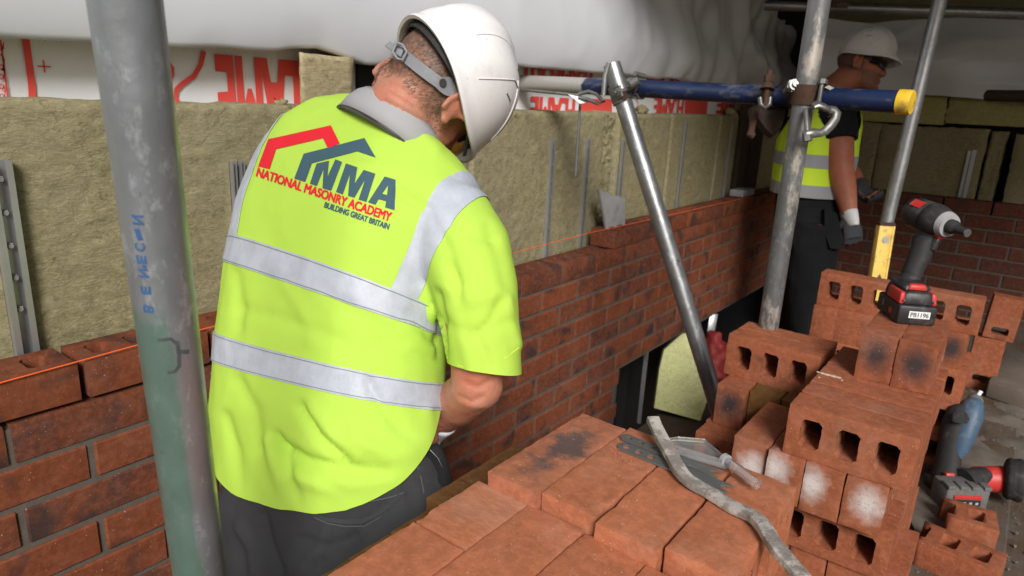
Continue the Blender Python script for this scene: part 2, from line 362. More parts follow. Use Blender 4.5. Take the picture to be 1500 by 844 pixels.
M['orange'] = plain('orange_string', (0.80, 0.13, 0.03), 0.7, 0.2, var=0.15, sc=300)
M['bar'] = plain('dirty_flat_bar', (0.24, 0.215, 0.19), 0.8, 0.3, 0.1, 0.5, 60, 0.8, dirt=(0.46, 0.42, 0.38), dirt_t=(0.46, 0.56))
M['tie'] = plain('zinc_tie', (0.24, 0.245, 0.24), 0.5, 0.5, 0.7, 0.15, 60)
k = NT('clear_plastic', 0.08, 0.5); k.col((0.96, 0.97, 0.97)); k.b.inputs['Transmission Weight'].default_value = 0.9; k.b.inputs['IOR'].default_value = 1.2; M['clear'] = k.m
k = NT('water_drop', 0.05, 0.5); k.col((1, 1, 1)); k.b.inputs['Transmission Weight'].default_value = 0.6; k.b.inputs['IOR'].default_value = 1.33; M['drop'] = k.m

# ------------------------------------------------------------------ brick meshes (canonical: x length, y width, z thickness, three holes along z)
def brick_mesh(name, L, W, T, mat, holes=True, hi=0, seed=0, hw=0.0185, hh=0.0285, pitch=0.064, cols=None):
    cols = cols or (-pitch, 0, pitch); nc = len(cols)
    bm = bmesh.new()
    if holes:
        xs = [-L / 2]
        for c in cols: xs += [c - hw, c + hw]
        xs += [L / 2]; ys = [-W / 2, -hh, hh, W / 2]; g = {}
        for zi, z in enumerate((-T / 2, T / 2)):
            for i, x in enumerate(xs):
                for j, y in enumerate(ys): g[i, j, zi] = bm.verts.new((x, y, z))
        ch = 0.35 * hw
        for zi, z in enumerate((-T / 2, T / 2)):
            for i in range(2 * nc + 1):
                for j in range(3):
                    if j == 1 and i % 2: continue
                    vs = [g[i, j, zi], g[i + 1, j, zi], g[i + 1, j + 1, zi], g[i, j + 1, zi]]
                    # neighbours of a hole get its chamfer points as extra corners
                    bm.faces.new(vs if zi else vs[::-1])
        for i in range(1, 2 * nc, 2):      # hole: octagon inside its cell, corner triangles on both beds, walls between
            rings = []
            for zi, z in enumerate((-T / 2, T / 2)):
                x0, x1, y0, y1 = xs[i], xs[i + 1], ys[1], ys[2]
                o = [bm.verts.new(p) for p in ((x0 + ch, y0, z), (x1 - ch, y0, z), (x1, y0 + ch, z), (x1, y1 - ch, z), (x1 - ch, y1, z), (x0 + ch, y1, z), (x0, y1 - ch, z), (x0, y0 + ch, z))]
                rings.append(o)
                for a, b, c in ((g[i, 1, zi], o[7], o[0]), (g[i + 1, 1, zi], o[1], o[2]), (g[i + 1, 2, zi], o[3], o[4]), (g[i, 2, zi], o[5], o[6])): bm.faces.new((a, b, c))
            for q in range(8):
                q2 = (q + 1) % 8; bm.faces.new((rings[0][q], rings[0][q2], rings[1][q2], rings[1][q]))
        n7 = 2 * nc + 1; per = [(i, 0) for i in range(n7 + 1)] + [(n7, j) for j in (1, 2, 3)] + [(i, 3) for i in range(n7 - 1, -1, -1)] + [(0, j) for j in (2, 1)]
        for a in range(len(per)):
            b = (a + 1) % len(per); bm.faces.new((g[(*per[a], 0)], g[(*per[b], 0)], g[(*per[b], 1)], g[(*per[a], 1)]))
    else:
        bmesh.ops.create_cube(bm, size=1); bmesh.ops.scale(bm, vec=(L, W, T), verts=bm.verts[:])
    bmesh.ops.recalc_face_normals(bm, faces=bm.faces)
    if hi:
        es = [e for e in bm.edges if len(e.link_faces) == 2 and e.calc_face_angle(0) > 1.2 and all(abs(abs(v.co.x) - L / 2) < 1e-5 or abs(abs(v.co.y) - W / 2) < 1e-5 for v in e.verts)
              and sum(abs(abs(v.co.x) - L / 2) < 1e-5 for v in e.verts) + sum(abs(abs(v.co.y) - W / 2) < 1e-5 for v in e.verts) >= 2]
        bmesh.ops.bevel(bm, geom=es, offset=0.0014, segments=2, affect='EDGES', profile=0.6, clamp_overlap=True)
    if hi > 1:
        bmesh.ops.triangulate(bm, faces=[f for f in bm.faces if len(f.verts) > 4])
        for _ in range(3):
            es = [e for e in bm.edges if e.calc_length() > 0.011]
            if es: bmesh.ops.subdivide_edges(bm, edges=es, cuts=1, use_grid_fill=True)
        bm.normal_update(); o = Vector((seed * 3.1, seed * 7.7, seed))
        mv = []
        for v in bm.verts:
            n = v.normal; p = v.co
            ex = sum((abs(abs(p.x) - L / 2) < 0.004, abs(abs(p.y) - W / 2) < 0.004, abs(abs(p.z) - T / 2) < 0.004))
            d = 0.0006 * noise.noise(p * 30 + o) + 0.0006 * noise.noise(p * 95 + o)
            if ex >= 2:
                c = noise.noise(p * 42 + o * 2); d -= 0.0040 * max(0, c - 0.22) + 0.0010 * max(0, noise.noise(p * 160 + o))
            hx2 = min(cols, key=lambda c_: abs(p.x - c_)); rag = Vector((0, 0, 0))
            if holes and abs(abs(p.z) - T / 2) < 0.006 and abs(p.x - hx2) < hw + 0.0012 and abs(p.y) < hh + 0.0012:
                dv_ = Vector((p.x - hx2, p.y * 0.6, 0)).normalized(); rag = dv_ * (0.0024 * max(0, noise.noise(p * 150 + o * 3) + 0.1) - 0.0004)
            d_rag = rag
            bow = 0.0012 * noise.noise(Vector((p.x * 7, seed * 5.0, 0)))
            mv.append((v, n * d + d_rag + Vector((0, bow * 0.6, bow))))
        for v, d in mv: v.co += d
    me = bpy.data.meshes.new(name); bm.to_mesh(me); bm.free(); me.materials.append(mat)
    if hi: me.polygons.foreach_set('use_smooth', [True] * len(me.polygons)); autosmooth(me, 32)
    return me
BL, BW, BT = 0.215, 0.1025, 0.069
ORI = {'flat': Matrix.Identity(4), 'along': Matrix.Rotation(R(90), 4, 'X'), 'across': Matrix.Rotation(R(90), 4, 'Z') @ Matrix.Rotation(R(90), 4, 'X'),
       'end': Matrix.Rotation(R(90), 4, 'Z') @ Matrix.Rotation(R(90), 4, 'X') @ Matrix.Rotation(R(90), 4, 'Z')}
ORI['upright'] = Matrix(((0, 1, 0, 0), (0, 0, 1, 0), (1, 0, 0, 0), (0, 0, 0, 1)))
DIM = {'upright': (BW, BT, BL), 'flat': (BL, BW, BT), 'along': (BL, BT, BW), 'across': (BT, BL, BW), 'end': (BT, BW, BL)}
LIB = {}
def bmesh_for(kind, hi, seed):
    key = (kind, hi, seed)
    if key not in LIB: LIB[key] = brick_mesh('loose_brick', BL, BW, BT, M[kind], True, hi, seed + 1)
    return LIB[key]

# ------------------------------------------------------------------ setting
def sheet_box(name, x0, x1, y0, y1, z0, z1, mat): mb = MB(); mb.box(x0, x1, y0, y1, z0, z1); return tag(mb.build(name, mat), kind='structure')
mb = MB(); mb.add([(-150, -150, -2.2), (150, -150, -2.2), (150, 150, -2.2), (-150, 150, -2.2)], [(0, 1, 2, 3)])
tag(mb.build('ground', M['soil']), kind='structure')
def boards(name, x0, x1, ys, z, mat, t=0.038, along=True, fine=0):
    root = thing(name, None, None); root['kind'] = 'structure'
    for i, (a, b) in enumerate(zip(ys[:-1], ys[1:])):
        mb = MB(); j = rng.uniform(-0.004, 0.004)
        mb.box(x0, x1, a + 0.003, b - 0.003, z - t + j, z + j)
        mb.build('board', mat, root, bevel=0.004, seg=1)
    return root
boards('working_platform', -2.2, 4.6, [-0.645 - 0.225 * i for i in range(12)], 0.490, M['board'])
mb = MB(); mb.box(-2.2, 4.6, -3.2, -0.65, 0.38, 0.445); tag(mb.build('platform_joists', M['board_dark']), kind='structure')
boards('scaffold_floor', -2.2, 4.6, [0.10 - 0.225 * i for i in range(5)], 0.0, M['board_dark'])
boards('upper_platform', 1.25, 5.4, [0.6 - 0.225 * i for i in range(18)], 2.60, M['board_dark'])

# ------------------------------------------------------------------ brick walls
def place(name, me, parent, loc, M4):
    o = bpy.data.objects.new(name, me); COL.objects.link(o); o.parent = parent
    o.matrix_local = Matrix.Translation(loc) @ M4; return o
wall_lib = {}
def wall_mesh(L, mat, holes):
    key = (round(L, 4), mat, holes)
    if key not in wall_lib:
        wall_lib[key] = brick_mesh('wall_brick', L, 0.1025, 0.0655, M[mat], holes, 1 if holes else 0, 0, 0.018, 0.026)
        if not holes:
            editmesh(wall_lib[key], lambda bm: bmesh.ops.bevel(bm, geom=bm.edges[:], offset=0.0035, segments=1, affect='EDGES'))
            wall_lib[key].polygons.foreach_set('use_smooth', [True] * len(wall_lib[key].polygons)); autosmooth(wall_lib[key], 30)
    return wall_lib[key]
wall = thing('brick_wall', 'long red brick wall running from the left to the corner with a low opening', 'wall', (0, 0, 0))
XO, XS1, XS2, XE = 1.955, 0.56, 1.80, 3.99
def course(parent, zt, off, x0, x1, mat, holes, axis='x', face=0.0, gap=0.0095, bats=True):
    """bricks of one course; joints at off + n*0.225 between x0 and x1"""
    n = math.floor((x0 - off) / 0.225)
    while off + n * 0.225 < x1 - 0.03:
        a = max(x0, off + n * 0.225 + gap / 2); b = min(x1, off + (n + 1) * 0.225 - gap / 2); n += 1
        if b - a < 0.04: continue
        me = wall_mesh(b - a, mat, holes and b - a > 0.2)
        j = rng.uniform(-0.0015, 0.0015); rx = rng.uniform(-0.006, 0.006); flip = rng.choice((0, math.pi))
        rot = Matrix.Rotation(flip, 4, 'Z') @ Matrix.Rotation(rx, 4, 'Y')
        c = (a + b) / 2
        if axis == 'x': place('brick', me, parent, (c, 0.0513 + j + face, zt - 0.0328), rot)
        else: place('brick', me, parent, (face + 0.0513 + j, -c, zt - 0.0328), Matrix.Rotation(R(90), 4, 'Z') @ rot)
for kc in range(-1, 12):
    zt = 1.0 - 0.075 * kc; off = 0.0 if kc % 2 else -0.1125
    if kc == -1:
        course(wall, zt, 0.002, -0.98, XS1, 'brick_wall', True, gap=0.012)
        course(wall, zt - 0.006, 0.0, XS2, XE, 'brick_wall', True)
    else:
        hl = kc == 0
        course(wall, zt, off, -0.95, XO if zt < 0.48 else XE, 'brick_wall', hl)
mb = MB()
mb.box(-0.95, XO - 0.006, 0.0045, 0.097, 0.10, 0.993); mb.box(XO - 0.006, XE, 0.0045, 0.097, 0.4755, 0.993)
mb.box(XS2 + 0.02, XE, 0.0045, 0.097, 0.993, 1.062); mb.box(-0.95, XO - 0.03, 0.012, 0.09, -0.04, 0.10)
mb.build('mortar', M['mortar'], wall)
# slivers of mortar squeezed into the open joints of the dry course
W2X, W2T = 3.979, 1.114
wall2 = thing('brick_wall', 'dark red brick wall across the far end behind the yellow spirit level', 'wall', (W2X, -1, 0))
wall2.location = (0, 0, 0)
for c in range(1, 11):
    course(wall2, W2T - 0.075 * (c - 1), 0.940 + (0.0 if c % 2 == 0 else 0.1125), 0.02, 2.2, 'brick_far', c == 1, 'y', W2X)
mb = MB(); mb.box(W2X + 0.0045, W2X + 0.097, -2.2, -0.02, 0.30, W2T - 0.068); mb.build('mortar', M['mortar'], wall2)

# ------------------------------------------------------------------ insulated walls behind the brickwork
def slab(name, o, ex, ez, w, h, t, mat, parent, seed, nx=26, nz=18, amp=0.005, ragged=0.006, skew=(0, 0)):
    """a wool slab: o = lower left front corner, ex/ez unit vectors along it and up, depth goes along ez x ex"""
    ex = Vector(ex); ez = Vector(ez); dn = ez.cross(ex); o = Vector(o); vs = []; fs = []
    for j in range(nz + 1):
        for i in range(nx + 1):
            u, v = i / nx, j / nz
            p = o + ex * (u * w + skew[0] * v) + ez * (v * h)
            q = p * 16 + Vector((seed * 3.3, 0, seed))
            q2 = Vector((q.x, q.y, q.z * 2.2)); d = amp * (0.8 * noise.noise(q * 0.6) + 0.5 * noise.noise(q2 * 2.7) + 0.5 * noise.noise(q2 * 6) - 0.9 * max(0, 0.22 - abs(noise.noise(q2 * 1.3 + Vector((9, 0, 0))))) / 0.22)
            if j == nz: p += ez * ragged * noise.noise(q * 2)
            if i in (0, nx): p += ex * ragged * noise.noise(q * 2.2)
            e = min(u, 1 - u) * w; e2 = (1 - v) * h; rnd = 0.008 * max(0, 1 - e / 0.008) + 0.008 * max(0, 1 - e2 / 0.008)
            vs.append(p + dn * d + dn * rnd)
    n = len(vs)
    for j in range(nz):
        for i in range(nx): a = j * (nx + 1) + i; fs.append((a, a + 1, a + nx + 2, a + nx + 1))
    ring = [i for i in range(nx + 1)] + [(j + 1) * (nx + 1) - 1 for j in range(1, nz + 1)] + [nz * (nx + 1) + i for i in range(nx - 1, -1, -1)] + [j * (nx + 1) for j in range(nz - 1, 0, -1)]
    back = [vs[i] + dn * t for i in ring]; m = len(ring)
    mb = MB(); mb.add(vs + back, fs + [(ring[i], n + i, n + (i + 1) % m, ring[(i + 1) % m]) for i in range(m)] + [tuple(n + i for i in range(m))])
    return mb.build(name, mat, parent, smooth=True)
iw = thing('insulated_wall', 'wall of olive mineral wool slabs and red printed foil sheet behind the long brick wall', 'wall', (0, 0, 0))
IY = 0.145
xs = [-1.3, -0.55, 0.545, 1.14, 1.925, 2.03, 2.52, 3.10, 4.15]
for i, (a, b) in enumerate(zip(xs[:-1], xs[1:])):
    tops = 1.490 + 0.002 * rng.uniform(-1, 1)
    narrow = b - a < 0.2
    slab('insulation_slab', (a + 0.005, IY + (0.016 if narrow else rng.uniform(-0.003, 0.003)), 0.40), (1, 0, 0), (0, 0, 1), b - a - 0.010, tops - 0.40, 0.10, M['wool'], iw, i, max(10, int((b - a) / 0.009)), 110, 0.010 if narrow else 0.0026, 0.012 if narrow else 0.0035)
mb = MB(); mb.box(-1.3, 4.2, 0.262, 0.40, -0.4, 2.5); mb.build('backing_board', M['black'], iw)
# loose tufts of wool on top of the slabs
mb = MB()
for (u, v, r) in [(940, 160, 0.028), (925, 163, 0.02), (1085, 160, 0.045), (1070, 166, 0.03), (205 * 2, 151, 0.012)]:
    p = at(u, v, 1, 0.19)
    for q in range(5): mb.ell(p + Vector((rng.uniform(-r, r), rng.uniform(-r, r) * 0.5, rng.uniform(-0.3, 0.3) * r)), [r * rng.uniform(0.4, 0.9) for _ in range(3)], None, 8, 6)
me = remesh(mb, 0.006, 1)
def fuzz(bm):
    bm.normal_update()
    for v in bm.verts: v.co += v.normal * 0.006 * noise.noise(v.co * 120)
editmesh(me, fuzz); me.materials.append(M['wool']); tag(link('wool_tuft', me, iw), kind='stuff')
A = at(437, 77, 1, 0.13); B = at(517, 79, 1, 0.13); Cb = at(440, 157, 1, 0.13)
slab('wool_block', (A.x, 0.13, 1.480), (1, 0, 0), (0, 0, 1), B.x - A.x, A.z - 1.480, 0.115, M['wool_pale'], None, 77, 24, 24, 0.0015, 0.003)
kx = (at(441, 80, 1, 0.235).x - A.x) / 0.105
for v in bpy.data.objects['wool_block'].data.vertices: v.co.x += (v.co.y - 0.13) * kx
tag(bpy.data.objects['wool_block'], 'cut block of mineral wool standing on the wool wall beside the white helmet', 'insulation block')
mb = MB(); q = at(520, 80, 1, 0.235); mb.box(q.x + 0.01, q.x + 0.30, 0.236, 0.246, 1.46, 1.64); tag(mb.build('black_panel', M['black']), 'black panel standing for shade in the gap between the wool block and the helmet', 'membrane')  # black panel added for the dark shade in the gap beside the block
# foil sheet with red print
FY = 0.25
foil = MB()
nx, nz = 90, 10; vs = []; fs = []
for j in range(nz + 1):
    for i in range(nx + 1):
        x = -1.3 + 5.4 * i / nx; z = 1.40 + 0.75 * j / nz
        vs.append((x, FY + 0.003 * noise.noise(Vector((x * 5, z * 6, 2))), z))
for j in range(nz):
    for i in range(nx): a = j * (nx + 1) + i; fs.append((a, a + 1, a + nx + 2, a + nx + 1))
foil.add(vs, fs); foilo = foil.build('foil_sheet', M['foil'], iw, smooth=True)
# flat 2D shapes as meshes (text and polygons), mapped by a function on to a surface
def text2d(s, bold=0.012, font_space=1.0, rows=44):
    """letters as one clean flat mesh: thickened and rebuilt in thin horizontal strips, so that no faces overlap"""
    c = bpy.data.curves.new('t', 'FONT'); c.body = s; c.size = 1; c.space_character = font_space; c.resolution_u = 6
    bm = curve2mesh(c); bmesh.ops.triangulate(bm, faces=bm.faces[:]); tris = [[(v.co.x, v.co.y) for v in f.verts] for f in bm.faces]
    x0, x1, y0, y1 = bounds(bm); bm.free(); bv = bold * 0.5
    def spans(y):
        iv = []
        for t in tris:
            ys = [p[1] for p in t]
            if min(ys) > y or max(ys) < y: continue
            xs = []
            for a, b in ((0, 1), (1, 2), (2, 0)):
                (ax, ay), (bx, by) = t[a], t[b]
                if (ay - y) * (by - y) <= 0 and ay != by: xs.append(ax + (bx - ax) * (y - ay) / (by - ay))
            if len(xs) > 1: iv.append((min(xs) - bold, max(xs) + bold))
        return iv
    def merged(y):
        iv = sorted(spans(y) + spans(y - bv) + spans(y + bv)); out = []
        for a, b in iv:
            if out and a <= out[-1][1] + 1e-4: out[-1][1] = max(out[-1][1], b)
            else: out.append([a, b])
        return out
    h = (y1 - y0 + 2 * bv) / rows; bm = bmesh.new(); y = y0 - bv
    for i in range(rows):
        lo_, hi2 = merged(y + h * 0.02), merged(y + h * 0.98)
        if len(lo_) != len(hi2): m_ = merged(y + h * 0.5); lo_ = hi2 = m_
        for (a, b), (c2, d) in zip(lo_, hi2):
            bm.faces.new([bm.verts.new((a, y, 0)), bm.verts.new((b, y, 0)), bm.verts.new((d, y + h, 0)), bm.verts.new((c2, y + h, 0))])
        y += h
    return bm
def poly2d(loops):
    c = bpy.data.curves.new('p', 'CURVE'); c.dimensions = '2D'; c.fill_mode = 'BOTH'
    for lp in loops:
        sp = c.splines.new('POLY'); sp.points.add(len(lp) - 1); sp.use_cyclic_u = True
        for p, q in zip(sp.points, lp): p.co = (q[0], q[1], 0, 1)
    return curve2mesh(c)
def curve2mesh(c):
    o = bpy.data.objects.new('tmpc', c); COL.objects.link(o)
    dg = bpy.context.evaluated_depsgraph_get(); dg.update()
    me = bpy.data.meshes.new_from_object(o.evaluated_get(dg)); bpy.data.objects.remove(o); bpy.data.curves.remove(c)
    bm = bmesh.new(); bm.from_mesh(me); bpy.data.meshes.remove(me); bmesh.ops.remove_doubles(bm, verts=bm.verts, dist=1e-5); return bm
def bounds(bm):
    xs = [v.co.x for v in bm.verts]; ys = [v.co.y for v in bm.verts]; return min(xs), max(xs), min(ys), max(ys)
def gridcut(bm, sx, sy):
    x0, x1, y0, y1 = bounds(bm)
    for ax, a, b, s in ((0, x0, x1, sx), (1, y0, y1, sy)):
        if not s: continue
        t = a + s
        while t < b:
            no = Vector((1, 0, 0)) if ax == 0 else Vector((0, 1, 0))
            bmesh.ops.bisect_plane(bm, geom=bm.verts[:] + bm.edges[:] + bm.faces[:], plane_co=no * t, plane_no=no); t += s
def decal(name, bm, fn, mat, parent, kind=None):
    for v in bm.verts: v.co = fn(v.co.x, v.co.y)
    me = bpy.data.meshes.new(name); bm.to_mesh(me); bm.free(); me.materials.append(mat)
    return link(name, me, parent)
def foilpt(u, v): p = at(u, v, 1, FY); return p
def foil_decal(bm, fn): return decal('red_print', bm, lambda x, y: Vector((fn(x, y)[0], FY - 0.005, fn(x, y)[1])), M['red_print'], foilo)
def foil_poly(pts): foil_decal(poly2d([[(foilpt(u, v).x, foilpt(u, v).z) for u, v in pts]]), lambda x, y: (x, y))
def foil_word(s, u0, u1, vt, h, bold=0.05):
    bm = text2d(s, bold, rows=70); x0, x1, y0, y1 = bounds(bm); a = foilpt(u0, vt); b = foilpt(u1, vt); wd = b.x - a.x; z = a.z
    foil_decal(bm, lambda x, y: (b.x - (x - x0) / (x1 - x0) * wd, z - (y - y0) / (y1 - y0) * h))
foil_word('FLAME', 312, 456, 79, 0.19)
foil_word('FLAME', 776, 842, 141, 0.09)
foil_word('FLAMEOUT', 762, 868, 94, 0.045)
foil_word('FLAMEOUT', 948, 1075, 100, 0.05)
foil_word('FLAME', 958, 1002, 141, 0.09); foil_word('FLAME', 1050, 1110, 141, 0.09)
foil_poly([(848, 145), (895, 145), (895, 175), (848, 175)]); foil_poly([(1003, 143), (1036, 145), (1033, 175), (1001, 175)])
def strip_poly(pts, wd):
    pts = [Vector((foilpt(u, v).x, foilpt(u, v).z)) for u, v in pts]; L = []; Rr = []
    for i, p in enumerate(pts):
        t = (pts[min(i + 1, len(pts) - 1)] - pts[max(0, i - 1)]).normalized(); n = Vector((-t.y, t.x)) * wd / 2; L.append(p + n); Rr.append(p - n)
    foil_decal(poly2d([[tuple(p) for p in L + Rr[::-1]]]), lambda x, y: (x, y))
strip_poly([(35, 50), (38, 70), (42, 100), (45, 125), (46, 145), (42, 155), (34, 162)], 0.0115)
strip_poly([(53, 97), (73, 97.6)], 0.0025); strip_poly([(62, 88), (64, 106)], 0.0025)
strip_poly([(-1, 58), (6, 110), (12, 160)], 0.003)
strip_poly([(297, 75), (292, 95), (282, 112), (265, 123), (257, 131), (255, 142), (262, 156)], 0.0105)
strip_poly([(244, 92), (250, 100), (250, 110), (244, 117)], 0.010); strip_poly([(250, 150), (262, 157)], 0.008)
cw = []
for i in range(60): a = i * 0.72; cw.append((3 + 4 * math.cos(a) + 0.08 * i * 0.6, 62 + i * 1.65 + 7 * math.sin(a)))
strip_poly([(p[0] - 3, p[1]) for p in cw], 0.0018)
for u in (965, 975, 985, 1070, 1080, 930, 918): strip_poly([(u, 143), (u + 4, 152), (u - 1, 162), (u + 3, 172)], 0.004)
# tie channels (steel strips fixed to the wall)
def channel(A, B, wd, dp, parent, mat='channel', yf=None):
    """upright folded strip from A (top) to B (bottom) standing proud of the slab"""
    mb = MB(); t = 0.002; x = (A.x + B.x) / 2; y1 = A.y
    h0, h1 = B.z - 0.3, A.z
    for (a, b, c, d) in ((-wd / 2, -wd / 2 + t, y1 - dp, y1 + 0.01), (wd / 2 - t, wd / 2, y1 - dp, y1 + 0.01), (-wd / 2, wd / 2, y1 + 0.004, y1 + 0.006), (-wd / 2, -wd / 2 + wd * 0.28, y1 - dp - t, y1 - dp), (wd / 2 - wd * 0.28, wd / 2, y1 - dp - t, y1 - dp)):
        mb.box(x + a, x + b, c, d, h0, h1)
    z = h1 - 0.03
    while z > h0 + 0.35 and wd > 0.02:
        mb.tube([(x, y1 - 0.001, z), (x, y1 - 0.006, z)], [0.006, 0.004], 8); z -= 0.055
    return mb.build('tie_channel', M[mat], parent)
def ch(u0, v0, u1, v1, wd, dp=0.006): channel(at(u0, v0, 1, 0.138), at(u1, v1, 1, 0.138), wd, dp, iw)
ch(-4, 235, 38, 515, 0.034, 0.010); ch(340, 238, 345, 300, 0.010); ch(352, 236, 357, 300, 0.010)
ch(808, 205, 800, 370, 0.022); ch(861, 203, 850, 352, 0.022); ch(912, 205, 907, 285, 0.018); ch(1005, 178, 990, 305, 0.016); ch(1074, 178, 1062, 258, 0.016)

iw2 = thing('insulated_wall', 'wall of dull mineral wool slabs at the far end under the grey plastic sheet', 'wall', (0, 0, 0))
IX = 4.12
def slab2(y0, y1, z0, z1, mat, seed, dx=0.0, skew=0.0): slab('insulation_slab', (IX + dx, y0, z0), (0, -1, 0), (0, 0, 1), y0 - y1, z1 - z0, 0.10, mat, iw2, seed, 26, 24, 0.005, 0.007, (skew, 0))
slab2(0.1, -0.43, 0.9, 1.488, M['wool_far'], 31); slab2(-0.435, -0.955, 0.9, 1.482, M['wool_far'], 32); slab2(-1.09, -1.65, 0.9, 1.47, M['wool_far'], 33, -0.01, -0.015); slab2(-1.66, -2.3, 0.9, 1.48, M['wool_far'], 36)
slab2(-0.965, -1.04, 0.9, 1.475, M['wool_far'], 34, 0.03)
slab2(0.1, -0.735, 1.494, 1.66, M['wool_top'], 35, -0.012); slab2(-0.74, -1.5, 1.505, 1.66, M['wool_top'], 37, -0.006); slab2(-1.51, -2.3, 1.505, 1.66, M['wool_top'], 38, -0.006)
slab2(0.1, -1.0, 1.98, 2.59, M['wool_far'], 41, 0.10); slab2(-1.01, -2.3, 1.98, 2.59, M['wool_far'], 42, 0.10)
mb = MB(); mb.box(IX + 0.21, IX + 0.30, -2.4, 0.4, -0.4, 2.6); mb.build('backing_board', M['black'], iw2)
A = at(1428, 220, 0, IX - 0.012); B = at(1405, 295, 0, IX - 0.012)
mb = MB(); mb.box(IX - 0.018, IX + 0.0, A.y - 0.010, A.y + 0.010, 1.0, A.z); mb.box(IX - 0.014, IX + 0.0, A.y + 0.014, A.y + 0.030, 1.0, A.z - 0.006); mb.build('tie_channel', M['channel'], iw2)
# brown post in the inner corner and its white plastic foot
mb = MB(); mb.box(3.36, 3.72, 0.11, 0.14, 1.078, 1.62); mb.box(3.52, 3.54, 0.098, 0.11, 1.078, 1.6)
tag(mb.build('corner_post', M['rust_dark'], bevel=0.004), 'dark brown post standing in the inner corner behind the rusty scaffold clamp', 'post')
mb = MB(); mb.box(3.235, 3.42, 0.02, 0.095, 1.072, 1.108); tag(mb.build('spacer_block', M['plastic_grey'], bevel=0.004), 'small white spacer block on top of the wall in the far corner', 'block')

# opening under the far part of the wall
mb = MB(); mb.box(1.99, 2.16, 0.10, 0.13, -0.02, 0.47); mb.box(1.962, 1.99, 0.02, 0.13, -0.02, 0.47)
tag(mb.build('damp_proof_strip', M['black']), 'black damp proof strip lining the side of the low opening in the wall', 'membrane')
p = at(945, 515, 1, 0.14); mb = MB(); mb.box(p.x - 0.008, p.x + 0.008, 0.136, 0.14, -0.01, 0.47); mb.box(p.x - 0.008, p.x - 0.005, 0.12, 0.136, -0.01, 0.47)
tag(mb.build('steel_angle', M['channel']), 'thin upright steel angle inside the dark low opening', 'steel angle')
def far_panel(name, pts, z, t, mat, label, cat, nx=14):
    """flat slab seen edge on from px corners, standing at one distance from the camera"""
    P = [dep(u, v, z if len(q) < 3 else q[2]) for q in pts for u, v in [q[:2]]]
    mb = MB(); n = (P[1] - P[0]).cross(P[2] - P[0]).normalized()
    if n.dot(AX_F) < 0: n = -n
    mb.prism(P, n * t); o = mb.build(name, mat, bevel=0.004); return tag(o, label, cat)
pb = at(992, 610, 2, 0.03); zd = (pb - CAM).dot(AX_F)
far_panel('insulation_offcut', [(958, 598), (966, 540), (973, 512), (1000, 488), (1022, 488), (1046, 560), (1026, 617)], zd, 0.05, M['offcut'], 'pale green insulation offcut standing in the opening beside the leaning pole', 'insulation offcut')
mb = MB(); q0 = at(1040, 592, 2, 0.005); zz = (q0 - CAM).dot(AX_F)
for (u, v, r) in [(1034, 575, 0.07), (1042, 545, 0.08), (1048, 515, 0.07), (1046, 498, 0.05)]: mb.ell(dep(u, v, zz + 0.02), (r, r, r * 1.1), None, 14, 10)
me = remesh(mb, 0.012, 3)
def crump(bm):
    bm.normal_update()
    for v in bm.verts: v.co += v.normal * 0.02 * noise.noise(v.co * 22)
editmesh(me, crump); me.materials.append(plain('faded_red_plastic', (0.22, 0.025, 0.022), 0.6, 0.3)); tag(link('plastic_bag', me), 'crumpled red plastic bag on the floor behind the leaning pole', 'bag')
far_panel('steel_strip', [(1035, 492), (1040, 460), (1052, 460), (1046, 492)], zz + 0.15, 0.004, M['channel'], 'short grey steel strip upright in the gap behind the leaning pole', 'steel strip')

# ------------------------------------------------------------------ plastic sheets
def drape(name, fn, nu, nv, mat, label, t=0.0015):
    vs = [fn(i / nu, j / nv) for j in range(nv + 1) for i in range(nu + 1)]
    fs = [(j * (nu + 1) + i, j * (nu + 1) + i + 1, (j + 1) * (nu + 1) + i + 1, (j + 1) * (nu + 1) + i) for j in range(nv) for i in range(nu)]
    mb = MB(); mb.add(vs, fs); o = mb.build(name, mat, smooth=True, fix=False)
    o.data.polygons.foreach_set('use_smooth', [True] * len(fs)); return tag(o, label, 'plastic sheet')
EDGE = [(-1.4, 1.583), (-0.014, 1.583), (0.25, 1.592), (0.509, 1.601), (0.56, 1.612), (0.62, 1.618), (0.68, 1.606), (0.76, 1.588), (1.0, 1.608), (1.289, 1.623), (1.9, 1.632), (2.483, 1.640), (3.264, 1.622), (3.7, 1.64), (4.2, 1.66)]
def lerp(tab, x):
    for (a, b), (c, d) in zip(tab[:-1], tab[1:]):
        if x <= c: return b + (d - b) * (x - a) / (c - a)
    return tab[-1][1]
TOP = [(-1.4, 2.59), (3.60, 2.59), (3.70, 2.08), (3.85, 2.06), (4.0, 2.05), (4.4, 2.05)]
